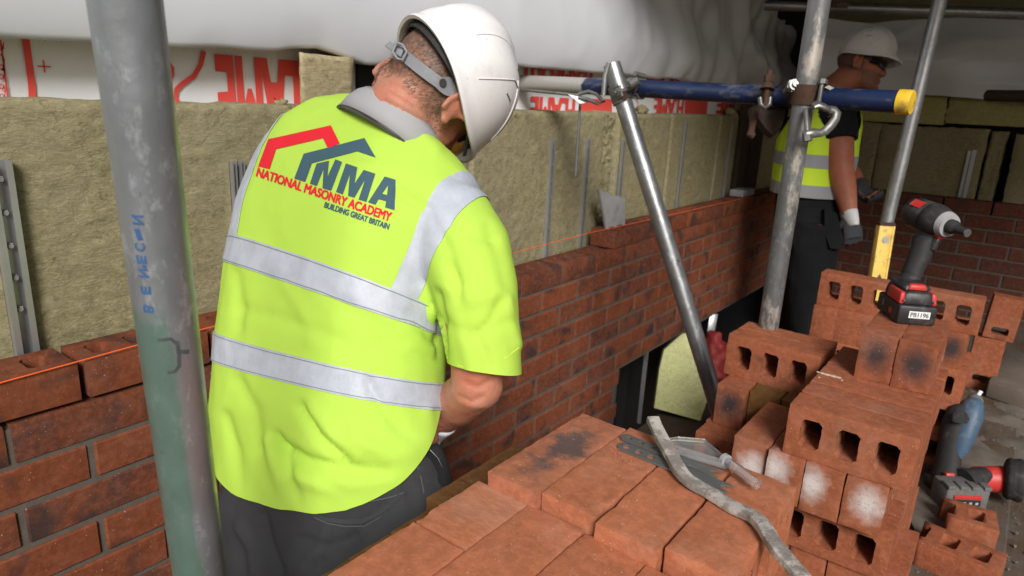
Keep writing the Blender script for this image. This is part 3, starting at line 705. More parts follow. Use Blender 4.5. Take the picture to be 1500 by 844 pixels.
def sheet1(u, v):
    x = -1.35 + 5.65 * u; e = lerp(EDGE, x); tp = lerp(TOP, x)
    # profile: from the tucked-in hem, round the belly and up
    if v < 0.25:
        a = v / 0.25; ang = math.pi * (0.5 + 0.5 * (1 - a))
        y = 0.240 - 0.050 * (1 - math.cos(a * math.pi / 2)) * 1.6; z = e + 0.03 * (1 - math.sin(a * math.pi / 2)) * 0.8
    else:
        a = (v - 0.25) / 0.75; z = e + (tp - e) * a ** 1.3; y = 0.160 - 0.030 * math.sin(min(1, a * 2.5) * math.pi) + 0.06 * a
    far = max(0, (x - 1.6) / 2)
    q = Vector((x * 1.6, z * 1.2, 0.3)); y += 0.016 * noise.noise(q * 1.3) * min(1, v * 4)
    y += far * (0.085 * noise.noise(Vector((x * 3.2 + z * 1.5, z * 3.0, 5))) + 0.03 * noise.noise(Vector((x * 8, z * 6, 7)))) * min(1, v * 5)
    rd = lambda q: max(0, 0.3 - abs(noise.noise(q))) / 0.3
    y -= min(1, v * 4) * ((0.002 + 0.014 * far) * rd(Vector((x * 2.1 + z * 1.4, z * 2.6 - x * 0.7, 11))) + (0.0008 + 0.004 * far) * rd(Vector((x * 6 - z * 3, z * 5 + x, 4))) + 0.0003 * noise.noise(Vector((x * 22, z * 16, 2))))
    z += 0.004 * noise.noise(Vector((x * 9, 1, 1))) + far * 0.018 * noise.noise(Vector((x * 6, 4, v * 2)))
    return (x, y, z)
drape('plastic_sheet', sheet1, 330, 70, M['sheet'], 'long pale grey plastic sheet bulging over the red printed foil')
TOP2 = [(0.0, 2.05), (0.18, 2.03), (0.30, 2.025), (0.41, 2.036), (0.7, 2.045), (1.0, 2.05), (2.4, 2.07)]
def sheet2(u, v):
    y = -0.02 - 2.1 * u; tp = lerp(TOP2, -y); e = 1.665 - 0.043 * (-y - 0.28) + 0.004 * noise.noise(Vector((y * 12, 0, 0)))
    z = e + (tp - e) * v
    x = 4.05 - 0.05 * math.sin(v * math.pi) + 0.05 * noise.noise(Vector((y * 2.6, z * 4.0 + y * 2, 3))) - 0.03 * max(0, 1 - abs(v - 0.45) * 4) * math.sin(y * 9)
    x -= 0.010 * max(0, 0.3 - abs(noise.noise(Vector((y * 2.2 + z * 3, z * 3.5 - y, 6))))) / 0.3
    if u < 0.12: x -= 0.22 * (0.12 - u) / 0.12
    return (x, y, z)
drape('plastic_sheet', sheet2, 130, 40, M['sheet'], 'grey plastic sheet stretched across the far end wall behind the helmeted worker')
mb = MB()
for i in range(90):
    x = rng.uniform(-0.1, 1.9) if i > 15 else rng.uniform(-0.05, 0.7); e = lerp(EDGE, x) + rng.uniform(0.000, 0.010)
    mb.ell((x, 0.188 + rng.uniform(0, 0.01), e + 0.001), (0.0028, 0.0028, 0.0032), None, 8, 6)
o = mb.build('water_drops', M['drop'], smooth=True); o.data.polygons.foreach_set('use_smooth', [True] * len(o.data.polygons)); tag(o, 'water drops hanging along the lower edge of the plastic sheet', 'water drops', kind='stuff')

# ------------------------------------------------------------------ scaffold tubes
PR = 0.02415
def tube_thing(name, A, B, mat, label, xdir=None, n=40, r=PR, wall_t=0.0036, cat='scaffold pole'):
    """open steel tube; local z runs from A to B, local x towards xdir"""
    A = Vector(A); B = Vector(B); z = (B - A).normalized(); x = Vector(xdir) if xdir else z.orthogonal(); x = (x - z * x.dot(z)).normalized(); y = z.cross(x); L = (B - A).length
    mb = MB(); ns = max(2, int(L / 0.05)); rings = []
    prof = [(r, i / ns * L) for i in range(ns + 1)]; prof = [(r - wall_t, 0)] + prof + [(r - wall_t, L), (r - wall_t, L * 0.5), (r - wall_t, 0)]
    for (q, h) in prof: rings.append([Vector((q * math.cos(2 * math.pi * k / n), q * math.sin(2 * math.pi * k / n), h)) for k in range(n)])
    mb.loft(rings, cap=False)
    me = mb.mesh(name, M[mat], True); autosmooth(me, 50)
    o = bpy.data.objects.new(name, me); COL.objects.link(o)
    m = Matrix.Identity(4)
    for i in range(3): m[i][0] = x[i]; m[i][1] = y[i]; m[i][2] = z[i]; m[i][3] = A[i]
    o.matrix_world = m
    return (tag(o, label, cat) if label else o), m
# left foreground pole: origin of the local frame at the middle of the picture
PA = dep(183.5, 0, 0.475); PB = dep(293, 844, 0.69); dz = (PA - PB).normalized(); Pm = PB + dz * ((dep(238, 422, 0.535) - PB).dot(dz))
BOT = PB - dz * ((PB.z - 0.0) / dz.z)
lp = thing('scaffold_pole', 'big grey steel scaffold pole with green paint and blue letters in the left foreground', 'scaffold pole', tuple(BOT))
o, LM = tube_thing('tube', BOT, PA + dz * 1.0, 'galv_green', None, (CAM - Pm), 64)
# keep the paint mask in a frame whose origin lies at mid picture height: move the mesh along its own axis
off = (Pm - BOT).dot(dz)
for v in o.data.vertices: v.co.z -= off
LMm = LM @ Matrix.Translation((0, 0, off))
o.parent = lp; o.matrix_local = Matrix.Translation(-BOT) @ LMm
ILM = LMm.inverted()
def pole_uv(u, v):      # point of the pole surface seen at u,v -> (angle, height) in its frame
    a = ILM @ CAM; b = ILM @ (CAM + ray(u, v)); d = b - a
    A_ = d.x ** 2 + d.y ** 2; B_ = 2 * (a.x * d.x + a.y * d.y); C_ = a.x ** 2 + a.y ** 2 - PR ** 2
    q = max(0, B_ * B_ - 4 * A_ * C_); t = (-B_ - math.sqrt(q)) / (2 * A_); p = a + d * t
    return math.atan2(p.y, p.x), p.z
def pole_decal(bm, mat, fn, name):
    def m(x, y):
        a, h = fn(x, y); r = PR + 0.0005; return Vector((r * math.cos(a), r * math.sin(a), h))
    ob = decal(name, bm, m, M[mat], None); ob.parent = lp; ob.matrix_local = Matrix.Translation(-BOT) @ LMm
for s, u, v, hgt in [(a_, b_, c_, d_ * 0.8) for a_, b_, c_, d_ in [('B', 217, 452, 0.0095), ('E', 213.5, 425, 0.009), ('N', 210, 400, 0.0095), ('E', 207, 380, 0.009), ('C', 205, 362, 0.009), ('N', 202, 322, 0.010)]]:
    a0, h0 = pole_uv(u, v); bm = text2d(s, 0.03 if s != 'E' else 0.05); gridcut(bm, 0.1, 0.1); x0, x1, y0, y1 = bounds(bm); w_ = hgt * 0.95
    pole_decal(bm, 'blue_ink', lambda x, y: (a0 - (y - (y0 + y1) / 2) / (y1 - y0) * -hgt / PR * 1.05, h0 + (x - (x0 + x1) / 2) / (x1 - x0) * w_), 'painted_letter')
def pole_strip(pts, wd, mat):
    P = [pole_uv(u, v) for u, v in pts]; P = [Vector((a * PR, h)) for a, h in P]; L = []; Q = []
    for i, p in enumerate(P):
        t = (P[min(i + 1, len(P) - 1)] - P[max(0, i - 1)]).normalized(); n = Vector((-t.y, t.x)) * wd / 2; L.append(p + n); Q.append(p - n)
    bm = poly2d([[tuple(p) for p in L + Q[::-1]]]); gridcut(bm, 0.004, 0.004); pole_decal(bm, mat, lambda x, y: (x / PR, y), 'painted_mark')
pole_strip([(231, 498), (250, 496), (258, 503)], 0.0028, 'dark_ink'); pole_strip([(259, 500), (262, 520), (262, 538)], 0.0028, 'dark_ink'); pole_strip([(262, 536), (256, 544), (246, 546)], 0.0026, 'dark_ink'); pole_strip([(262, 515), (276, 515)], 0.0034, 'dark_ink')
pole_strip([(200, 335), (204, 345), (206, 352)], 0.004, 'blue_ink'); pole_strip([(212, 388), (211, 393)], 0.003, 'blue_ink')

MX, MY = 1.287, -0.734
tube_thing('scaffold_pole', (MX, MY, 0.0), (MX, MY, 2.56), 'galv_dirty', 'upright mortar splashed scaffold pole in front of the far worker', CAM - Vector((MX, MY, 1.5)))
DA, DB = dep(897, 97, 1.90), dep(1040, 560, 1.95); dd = (DB - DA).normalized()
DEND = DA + dd * ((0.02 - DA.z) / dd.z)
tube_thing('scaffold_pole', DEND, DA - dd * 0.005, 'galv', 'slanting grey scaffold brace leaning from the blue tube down to the floor', CAM - DA)
RA = dep(1377, 0, 2.40); RBt = at(1298, 330, 0, RA.x - 0.05); rd = (RA - RBt).normalized(); RB0 = RBt - rd * (RBt.z / rd.z)
tube_thing('scaffold_pole', RB0, RA + rd * 0.62, 'galv', 'thin bright scaffold pole behind the yellow spirit level', CAM - RA)
BLa = dep(800, 123, 2.19); BRb = dep(1335, 150.3, 1.485); bd = (BRb - BLa).normalized()
BR0 = BLa - bd * 0.12
bt = thing('scaffold_tube', 'horizontal blue painted scaffold tube with a yellow end cap', 'scaffold tube', tuple(BR0))
o, _ = tube_thing('tube', BR0, BRb, 'blue', None, (0, 0, 1))
# object space for the paint: model in world axes
mwo = o.matrix_world.copy()
for v in o.data.vertices: v.co = mwo @ v.co - BR0
o.matrix_world = Matrix.Identity(4); o.parent = bt
for v in o.data.vertices: pass
mb = MB(); mb.tube([BRb - bd * 0.026, BRb - bd * 0.003, BRb + bd * 0.002], [PR + 0.0028, PR + 0.0028, PR + 0.0008], 32); mb.build('end_cap', M['yellow'], bt, smooth=True)

# ledgers and poles of the lift above, far right
def ltube(u0, v0, z0, u1, v1, z1, label, mat='galv'): tube_thing('scaffold_tube', dep(u0, v0, z0), dep(u1, v1, z1), mat, label, (0, 0, 1), 20, cat='scaffold tube')
ltube(1120, 8, 3.4, 1600, 24, 2.9, 'dull grey ledger tube crossing high above the far plastic sheet', 'galv')
ltube(1446, 140, 3.0, 1620, 143, 2.6, 'dark tube end behind the thin bright pole at the lower edge of the far sheet', 'rust_dark')
mb = MB(); p = dep(1225, 7, 3.0); q = dep(1242, 7, 2.99)
mb.tube([dep(1190, 6, 3.3), p], 0.013, 10); mb.tube([p, q], 0.015, 10, m=0); tag(mb.build('timber_peg', M['board'], smooth=True), 'short pale timber end sticking out beside the top of the splashed pole', 'timber')
mb = MB(); p = dep(1452, 20, 3.2); mb.box(p.x - 0.03, p.x + 0.03, p.y - 0.06, p.y + 0.06, p.z - 0.012, p.z + 0.012); tag(mb.build('yellow_bracket', M['yellow'], bevel=0.004), 'small yellow bracket high on the far tube near the top right', 'bracket')

# ------------------------------------------------------------------ couplers
def frame(c, x, z):
    x = Vector(x).normalized(); z = Vector(z); z = (z - x * z.dot(x)).normalized(); y = z.cross(x); m = Matrix.Identity(4)
    for i in range(3): m[i][0] = x[i]; m[i][1] = y[i]; m[i][2] = z[i]; m[i][3] = c[i]
    return m
def band(mb, F, r0, r1, half, a0, a1, n=18, m=0):
    """curved plate around local x: angles measured from local z towards y"""
    rings = []
    for i in range(n + 1):
        a = R(a0 + (a1 - a0) * i / n); c, s_ = math.cos(a), math.sin(a)
        rings.append([F @ Vector((x, r * s_, r * c)) for x, r in ((-half, r0), (half, r0), (half, r1), (-half, r1))])
    mb.loft(rings, True, m)
def bolt(mb, p, q, r=0.006, m=0):
    p = Vector(p); q = Vector(q); d = (q - p).normalized()
    mb.tube([p, q], r, 10, m); mb.tube([q - d * 0.018, q - d * 0.006], r * 2.0, 6, m); mb.tube([p, p + d * 0.008], r * 1.9, 6, m)
def half_coupler(root, F, mat, lab='jaw'):
    """one jaw around the tube along local x of F; the bolt side looks towards local y"""
    mb = MB(); band(mb, F, PR + 0.0005, PR + 0.006, 0.025, -170, 60); mb.build('jaw', M[mat], root, smooth=True)
    mb = MB(); band(mb, F, PR + 0.0005, PR + 0.006, 0.019, 70, 182)
    mb.prism([F @ Vector((x, y, PR + 0.004)) for x, y in ((-0.019, 0.018), (0.019, 0.018), (0.015, 0.046), (-0.015, 0.046))], (F.to_3x3() @ Vector((0, 0, -0.006)))); mb.build('flap', M[mat], root, smooth=True)
    mb = MB(); bolt(mb, F @ Vector((0, 0.036, -0.026)), F @ Vector((0, 0.038, 0.045))); mb.build('bolt', M['rust' if mat.startswith('rust') else 'steel'], root, smooth=True)
cj = at(905, 125, 0, (DA.x)); 
t_ = ((cj - BLa).dot(bd)); CB = BLa + bd * t_; sd_ = ((CB - DA).dot(dd)); CD = DA + dd * sd_
sc = thing('swivel_coupler', 'bright swivel coupler joining the slanting brace to the blue tube', 'scaffold clamp', tuple(CB))
half_coupler(sc, frame(CB, bd, (CAM - CB).cross(bd) * -1 + Vector((0, 0, 1))), 'steel')
half_coupler(sc, frame(CD + dd * 0.012, dd, -bd + (CAM - CD) * 0.5), 'steel')
mb = MB(); mb.tube([CB, CD], 0.016, 14); c2 = CD + (CAM - CD).normalized() * (PR + 0.004) + dd * 0.018 - AX_R * -0.008
mb.tube([c2, c2 + (CAM - CD).normalized() * 0.01], 0.011, 6); mb.build('pivot', M['rust'], sc, smooth=True)
mb = MB()
mb.tube([dep(892, 92, 1.85), dep(886, 112, 1.86), dep(884, 140, 1.87)], 0.007, 8); mb.build('lug', M['steel'], sc, smooth=True)
mb = MB(); mb.tube([dep(930, 108, 1.85), dep(944, 112, 1.87)], 0.007, 8); mb.build('lug', M['steel'], sc, smooth=True)
mb = MB(); mb.tube([dep(925, 124, 1.84), dep(936, 118, 1.83)], 0.012, 12); mb.build('nut', M['steel'], sc, smooth=True)
# spanner-like loop hanging left of it
mb = MB(); mb.tube([dep(758, 131, 2.1), dep(850, 140, 1.96)], 0.0045, 8); mb.tube([dep(848, 138, 1.96), dep(862, 134, 1.95), dep(874, 138, 1.94), dep(884, 149, 1.93), dep(876, 152, 1.93), dep(862, 146, 1.94), dep(848, 143, 1.95)], 0.0055, 8)
tag(mb.build('podger_spanner', M['steel'], smooth=True), 'thin steel spanner hung under the blue tube left of the bright coupler', 'spanner')
mb = MB(); mb.prism([dep(832, 138, 1.95), dep(850, 142, 1.95), dep(862, 150, 1.95), dep(850, 152, 1.95)], AX_F * 0.002); tag(mb.build('tape_tag', M['white_paint']), 'scrap of white tape hanging beside the steel spanner', 'tape')
mb = MB(); mb.tube([dep(850, 146, 1.99), dep(848, 180, 1.99), dep(845, 230, 1.99), dep(843, 258, 1.99)], [(0.0035, 0.001)] * 4, 8, flat=AX_R)
tag(mb.build('black_strap', M['plastic_black']), 'thin black strap dangling from the blue tube in front of the wool', 'strap')
# clamp on the upright pole: rusty double coupler
CP = Vector((MX, MY, 1.555)); tb = (CP - BLa).dot(bd); CT = BLa + bd * tb
rc = thing('double_coupler', 'rusty brown coupler with a shiny bolt clamping the blue tube to the splashed pole', 'scaffold clamp', tuple(CT))
F = frame(CT, bd, (0, 0, 1))
cr = at(1163, 140, 1, CT.y) ; tq = (dep(1163, 140, 1.62) - BLa).dot(bd); CQ = BLa + bd * ((pix(BLa) and tq))
F = frame(CQ, bd, (0, 0, 1))
mb = MB(); band(mb, F, PR + 0.0005, PR + 0.005, 0.020, -180, 180, 30); mb.build('jaw', M['rust'], rc, smooth=True)
mb = MB(); b0 = dep(1163, 125, 1.56); mb.tube([b0 - AX_F * -0.05, b0 - AX_F * 0.012], 0.007, 10); mb.tube([b0, b0 - AX_F * 0.006], 0.013, 14); mb.tube([b0 + AX_F * 0.0, b0 + AX_F * 0.012], 0.0155, 6); mb.build('bolt', M['steel'], rc, smooth=True)
mb = MB(); band(mb, frame(Vector((MX, MY, CT.z + 0.004)), (0, 0, 1), CAM - CT), PR + 0.0005, PR + 0.005, 0.022, -180, 180, 30); mb.prism([dep(1172, 116, 1.60), dep(1180, 120, 1.60), dep(1180, 142, 1.60), dep(1170, 142, 1.60)], AX_F * 0.03); mb.build('jaw', M['rust'], rc, smooth=True)
# rusty putlog clamp with an upright bolt on the left, its plate hanging below the tube
PL = thing('putlog_clamp', 'dark rusty clamp with an upright bolt hanging under the blue tube', 'scaffold clamp', tuple(dep(1125, 140, 1.66)))
tq = (dep(1124, 139, 1.68) - BLa).dot(bd); CK = BLa + bd * tq; F = frame(CK, bd, (0, 0, 1))
mb = MB(); band(mb, F, PR + 0.001, PR + 0.006, 0.014, 40, 320, 24); mb.build('jaw', M['rust_dark'], PL, smooth=True)
mb = MB(); zf = 1.63; mb.tube([dep(1121, 155, zf), dep(1124, 130, zf), dep(1128, 103, zf)], 0.0065, 10); mb.tube([dep(1126, 121, zf), dep(1127, 111, zf)], 0.013, 6); mb.tube([dep(1124, 131, zf), dep(1125.5, 121, zf)], [0.018, 0.011], 8); mb.build('bolt', M['rust'], PL, smooth=True)
mb = MB(); mb.tube([dep(1113, 143, zf), dep(1114, 153, zf), dep(1120, 158, zf), dep(1127, 153, zf), dep(1128, 143, zf)], 0.006, 8); mb.build('yoke', M['forged'], PL, smooth=True)
mb = MB(); zq = 1.70
mb.prism([dep(1101, 157, zq), dep(1106, 153, zq), dep(1150, 158, zq), dep(1152, 164, zq), dep(1146, 186, zq), dep(1134, 200, zq), dep(1124, 192, zq), dep(1112, 176, zq), dep(1109, 172, zq), dep(1103, 172, zq)], AX_F * 0.035); mb.build('plate', M['rust_dark'], PL, bevel=0.006)
mb = MB(); mb.tube([dep(1105, 165, zq), dep(1101, 190, zq), dep(1099, 200, zq)], [0.010, 0.008, 0.010], 10); mb.tube([dep(1097, 196, zq), dep(1104, 200, zq)], 0.009, 8); mb.build('hinge_bolt', M['rust'], PL, smooth=True)
# grey drop-forged coupler with a hanging curved flap on the right of the pole
gc = thing('right_angle_coupler', 'grey coupler right of the pole with its curved flap hanging open', 'scaffold clamp', tuple(dep(1200, 150, 1.56)))
tq = (dep(1199, 145, 1.57) - BLa).dot(bd); CG = BLa + bd * tq; F = frame(CG, bd, (0, 0, 1))
mb = MB(); band(mb, F, PR + 0.001, PR + 0.006, 0.009, -20, 210, 24); mb.build('jaw', M['rust_dark'], gc, smooth=True)
zg = 1.52
mb = MB(); mb.tube([dep(1190, 156, zg), dep(1197, 153, zg), dep(1206, 157, zg), dep(1214, 161, zg), dep(1216, 163, zg)], [(0.010, 0.006), (0.013, 0.008), (0.012, 0.008), (0.009, 0.007), (0.006, 0.006)], 10)
mb.tube([dep(1214, 161, zg), dep(1222, 162, zg), dep(1226, 166, zg), dep(1224, 174, zg), dep(1217, 184, zg), dep(1209, 192, zg), dep(1202, 195, zg), dep(1192, 195, zg), dep(1180, 197, zg), dep(1176, 197, zg)], [(0.006, 0.010), (0.006, 0.010), (0.006, 0.010), (0.006, 0.010), (0.005, 0.010), (0.005, 0.010), (0.005, 0.009), (0.007, 0.011), (0.008, 0.012), (0.004, 0.006)], 10, flat=AX_F)
mb.build('flap', M['forged'], gc, smooth=True)
mb = MB(); mb.tube([dep(1180, 160, zg + 0.02), dep(1182, 190, zg), dep(1183, 205, zg)], 0.0055, 8); mb.tube([dep(1182, 199, zg), dep(1183, 207, zg)], 0.011, 6); mb.tube([dep(1199, 152, zg), dep(1203, 128, zg + 0.01), dep(1206, 118, zg + 0.01)], 0.005, 8); mb.tube([dep(1205, 124, zg + 0.01), dep(1206, 117, zg + 0.01)], 0.010, 6)
mb.prism([dep(1208, 128, zg), dep(1214, 125, zg), dep(1222, 129, zg), dep(1216, 132, zg)], AX_F * 0.015); mb.build('bolt', M['forged'], gc, smooth=True)

# string line, plate on the wall
mb = MB(); sl_ = [at(-40, 571, 1, -0.004), at(0, 561, 1, -0.004), at(113, 530, 1, -0.004), at(190, 508.5, 1, -0.004), at(302, 481, 1, -0.004), Vector((1.02, -0.004, 1.076)), at(742, 373, 1, -0.004), at(860, 342, 1, -0.004), at(1000, 311, 1, -0.004), at(1100, 288, 1, -0.004)]
for a, b in zip(sl_[:-1], sl_[1:]): pass
mb.tube(sl_, 0.0012, 6); tag(mb.build('string_line', M['orange']), 'orange builders string line stretched along the top of the long brick wall', 'string line')
P = [at(878, 278, 1, 0.06), at(897, 285, 1, 0.06), at(916, 290, 1, 0.06), at(916, 340, 1, 0.06), at(889, 337, 1, 0.06), at(884, 305, 1, 0.06)]
mb = MB(); mb.prism(P, (0, 0.012, 0)); tag(mb.build('grey_plate', M['plastic_grey'], bevel=0.002), 'upright grey plastic plate spotted with mortar on the wall where the top course steps up', 'plate')

# ------------------------------------------------------------------ loose bricks
NB = [0]
def brick(x, y, z, ori, label, group, mat='brick', hi=2, sx=1.0, sz=1.0, sy=1.0, rot=0.0, flip=False, jit=1.0):
    """x, y, z: lowest corner; sx shortens a broken brick along its length"""
    dx, dy, dzz = DIM[ori]; NB[0] += 1
    me = bmesh_for(mat, hi, NB[0] % (5 if hi == 2 else 2) if mat in ('brick', 'brick_pale') else NB[0] % 2)
    o = bpy.data.objects.new('brick', me); COL.objects.link(o)
    if ori == 'along': dx *= sx
    c = Vector((x + dx / 2, y + dy / 2, z + dzz * sz / 2))
    j = Matrix.Rotation(R(rot + rng.uniform(-0.7, 0.7) * jit), 4, 'Z') @ Matrix.Rotation(R(rng.uniform(-0.25, 0.25) * jit), 4, 'X')
    o.matrix_world = Matrix.Translation(c + Vector((rng.uniform(-0.002, 0.002), rng.uniform(-0.0008, 0.0008), 0)) * jit) @ j @ Matrix.Diagonal((1, sy, sz, 1)) @ ORI[ori] @ Matrix.Diagonal((sx, 1, 1, 1)) @ (Matrix.Rotation(math.pi, 4, 'Y') if flip else Matrix.Identity(4))
    return tag(o, label, 'brick', group)
GN = 'bricks stacked in the near stack'
A0 = 0.9925
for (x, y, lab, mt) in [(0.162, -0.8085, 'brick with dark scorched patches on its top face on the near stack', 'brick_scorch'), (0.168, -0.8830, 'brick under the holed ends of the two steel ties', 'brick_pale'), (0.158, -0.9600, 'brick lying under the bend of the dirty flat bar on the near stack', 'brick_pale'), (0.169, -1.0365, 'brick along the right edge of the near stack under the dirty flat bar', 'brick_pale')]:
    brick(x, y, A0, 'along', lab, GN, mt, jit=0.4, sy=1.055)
ZR = 0.9725
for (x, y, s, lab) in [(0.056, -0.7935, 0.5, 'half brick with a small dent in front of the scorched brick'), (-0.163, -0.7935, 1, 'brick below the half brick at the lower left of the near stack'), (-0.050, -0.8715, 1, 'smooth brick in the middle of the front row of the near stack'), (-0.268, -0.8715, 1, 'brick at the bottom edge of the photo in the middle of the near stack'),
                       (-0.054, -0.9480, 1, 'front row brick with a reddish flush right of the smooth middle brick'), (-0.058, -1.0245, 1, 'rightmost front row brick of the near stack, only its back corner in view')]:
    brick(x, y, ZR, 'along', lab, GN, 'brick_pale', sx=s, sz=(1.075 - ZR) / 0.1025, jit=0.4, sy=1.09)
xs = [0.3215, 0.2535, 0.188, 0.120, 0.0500, -0.0185, -0.0870, -0.1550]
names = ['first', 'second', 'third', 'fourth', 'fifth', 'sixth', 'seventh', 'eighth']
for i, x in enumerate(xs):
    zb = 0.89 if x > 0.15 else 0.87
    brick(x, -0.826, zb, 'across', 'brown brick end beside the trousers, %s from the far end' % names[i], GN, 'brick_brown', jit=0.4)
    brick(x, -1.043, zb, 'across', 'brick end low on the right side of the near stack, %s from the far end' % names[i], GN, 'brick', hi=1, jit=0.4)
LOWL = 'brick buried low in the near stack under the visible rows'; LOWG = 'hidden bricks low in the near stack'
for lev in range(3):
    z = 0.7675 - 0.1025 * lev
    for x in (-0.155, 0.163):
        for y in (-1.04, -0.968, -0.76, -0.69): brick(x, y, z, 'along', LOWL, LOWG, 'brick', hi=1, sz=1.0 if lev or x < 0.1 else 1.19, jit=0.3)
def pallet(x0, x1, y0, y1, z0, z1, label):
    root = thing('pallet', label, 'pallet', ((x0 + x1) / 2, (y0 + y1) / 2, z0)); h = z1 - z0; n = 4
    for i in range(n):
        w_ = (y1 - y0) / n; mb = MB(); mb.box(x0, x1, y0 + i * w_ + 0.01, y0 + (i + 1) * w_ - 0.01, z1 - h * 0.3, z1 - 0.001); mb.build('slat', M['board'], root, bevel=0.002, seg=1)
    for i in range(3):
        a = x0 + (x1 - x0 - 0.06) * i / 2; mb = MB(); mb.box(a, a + 0.06, y0 + 0.01, y1 - 0.01, z0 + 0.001, z1 - h * 0.3 - 0.001); mb.build('bearer', M['board'], root, bevel=0.002, seg=1)
pallet(-0.18, 0.40, -1.05, -0.66, 0.492, 0.562, 'low timber pallet under the near brick stack')

GR = 'bricks stacked on the right hand stack'
H = [1.002, 0.8995, 0.797, 0.6945, 0.592, 0.4905]
brick(1.083, -1.0425, 1.0025, 'along', 'brick with a burnt end left under the impact driver', GR, 'brick_burnt', jit=0.2)
brick(1.080, -1.1115, 1.0025, 'along', 'brick with a burnt end right under the impact driver', GR, 'brick_burnt', jit=0.2)
tl = ['big front brick showing three square holes in the middle of the right stack', 'second brick back behind the big three holed brick', 'third brick back in the top course of the right stack', 'brick just under the front of the two burnt ended bricks', 'brick under the middle of the two burnt ended bricks', 'rearmost brick under the impact driver pair']
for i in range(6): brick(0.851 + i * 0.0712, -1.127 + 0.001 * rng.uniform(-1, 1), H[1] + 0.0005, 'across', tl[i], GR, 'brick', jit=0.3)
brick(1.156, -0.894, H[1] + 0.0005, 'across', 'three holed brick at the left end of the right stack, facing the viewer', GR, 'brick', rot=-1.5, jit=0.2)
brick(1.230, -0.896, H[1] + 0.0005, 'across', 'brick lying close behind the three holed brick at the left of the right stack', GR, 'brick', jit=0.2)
wl = ['long brick running back beside the big three holed brick, white dust on its end', 'brick end with a white blot at its left edge under the big holed brick', 'brick end with a white blot in its centre under the big holed brick', 'rightmost of the brick ends with white blots under the big holed brick']
for i, y in enumerate((-0.886, -0.9565, -1.027, -1.0975)): brick(0.856 - (0.01 if i else 0), y, H[2] + 0.0005, 'along', wl[i], GR, 'brick_white', jit=0.3)
el = ['brick with a black burnt end at the far left of the right stack', 'brown brick end right of the black burnt one at the left of the right stack', 'brick end half hidden behind the long white ended brick']
for i, (y, m_) in enumerate(((-0.762, 'brick_burnt'), (-0.834, 'brick_brown'), (-0.906, 'brick_brown'))): brick(1.088 + (0.015 if i else 0), y, H[2] + 0.0005, 'along', el[i], GR, m_, jit=0.3)
for i, y in enumerate((-0.978, -1.0495, -1.121)): brick(1.088, y, H[2] + 0.0005, 'along', ['brick inside the second course of the right stack, left one', 'brick inside the second course of the right stack, middle one', 'second course brick on the right side of the right stack beside the blue drill'][i], GR, 'brick', hi=1, jit=0.3)
t3 = ['lower three holed brick under the white blotted brick ends', 'brick behind the lower three holed brick, its end on the right side', 'third brick back in the third course of the right stack', 'fourth brick back in the third course of the right stack', 'fifth brick back in the third course of the right stack', 'rearmost brick in the third course of the right stack']
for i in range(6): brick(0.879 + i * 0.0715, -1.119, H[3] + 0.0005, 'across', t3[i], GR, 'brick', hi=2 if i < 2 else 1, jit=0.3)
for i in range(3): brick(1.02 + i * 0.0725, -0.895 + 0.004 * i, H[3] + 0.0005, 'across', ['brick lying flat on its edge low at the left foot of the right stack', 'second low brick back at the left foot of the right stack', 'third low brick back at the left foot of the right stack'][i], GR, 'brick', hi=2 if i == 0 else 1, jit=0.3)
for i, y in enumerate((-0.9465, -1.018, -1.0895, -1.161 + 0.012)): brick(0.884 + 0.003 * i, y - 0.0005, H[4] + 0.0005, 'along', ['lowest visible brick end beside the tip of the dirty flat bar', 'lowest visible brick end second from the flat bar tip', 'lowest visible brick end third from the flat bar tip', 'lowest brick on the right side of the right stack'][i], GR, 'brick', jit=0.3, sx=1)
for i, y in enumerate((-0.76, -0.832, -0.906, -0.978, -1.05, -1.122)): brick(1.10, y, H[4] + 0.0005, 'along', LOWL.replace('near', 'right hand'), 'hidden bricks low in the right stack', 'brick', hi=1, jit=0.3)
for i in range(6): brick(0.886 + i * 0.0715, -1.119, H[5] + 0.0005, 'across', LOWL.replace('near', 'right hand'), 'hidden bricks low in the right stack', 'brick', hi=1, jit=0.3)
for i in range(4): brick(1.03 + i * 0.072, -0.895, H[5] + 0.0005, 'across', LOWL.replace('near', 'right hand'), 'hidden bricks low in the right stack', 'brick', hi=1, jit=0.3)

GC = 'bricks stacked behind the impact driver'
C0 = 0.9475
brick(1.823, -0.939, C0, 'across', 'holed brick standing left behind the impact driver battery', GC, 'brick', jit=0.2)
brick(1.826, -1.1535, C0, 'across', 'holed brick standing right behind the impact driver battery', GC, 'brick', jit=0.2)
for i in range(6): brick(1.803, -0.793 - 0.0682 * i, 0.845, 'along', ['left end brick', 'second brick from the left', 'third brick from left', 'fourth brick from left', 'fifth brick from the left', 'burnt ended brick at the right'][i] + ' under the holed pair behind the driver', GC, 'brick_burnt' if i == 5 else 'brick', hi=1, jit=0.2, sx=1)
for lev, z in enumerate((0.7425, 0.64, 0.5375)):
    for i in range(3): brick(1.80 + 0.0715 * i, -0.935, z, 'across', LOWL.replace('in the near stack', 'in the back stack'), 'hidden bricks low in the back stack', 'brick', hi=1, jit=0.3); brick(1.80 + 0.0715 * i, -1.152, z, 'across', 'brick end low in the back stack, course %s, row %s' % (names[lev], names[i]), GC, 'brick', hi=1, jit=0.3)
pallet(1.80, 2.02, -1.15, -0.72, 0.492, 0.537, 'thin timber pallet under the back brick stack')
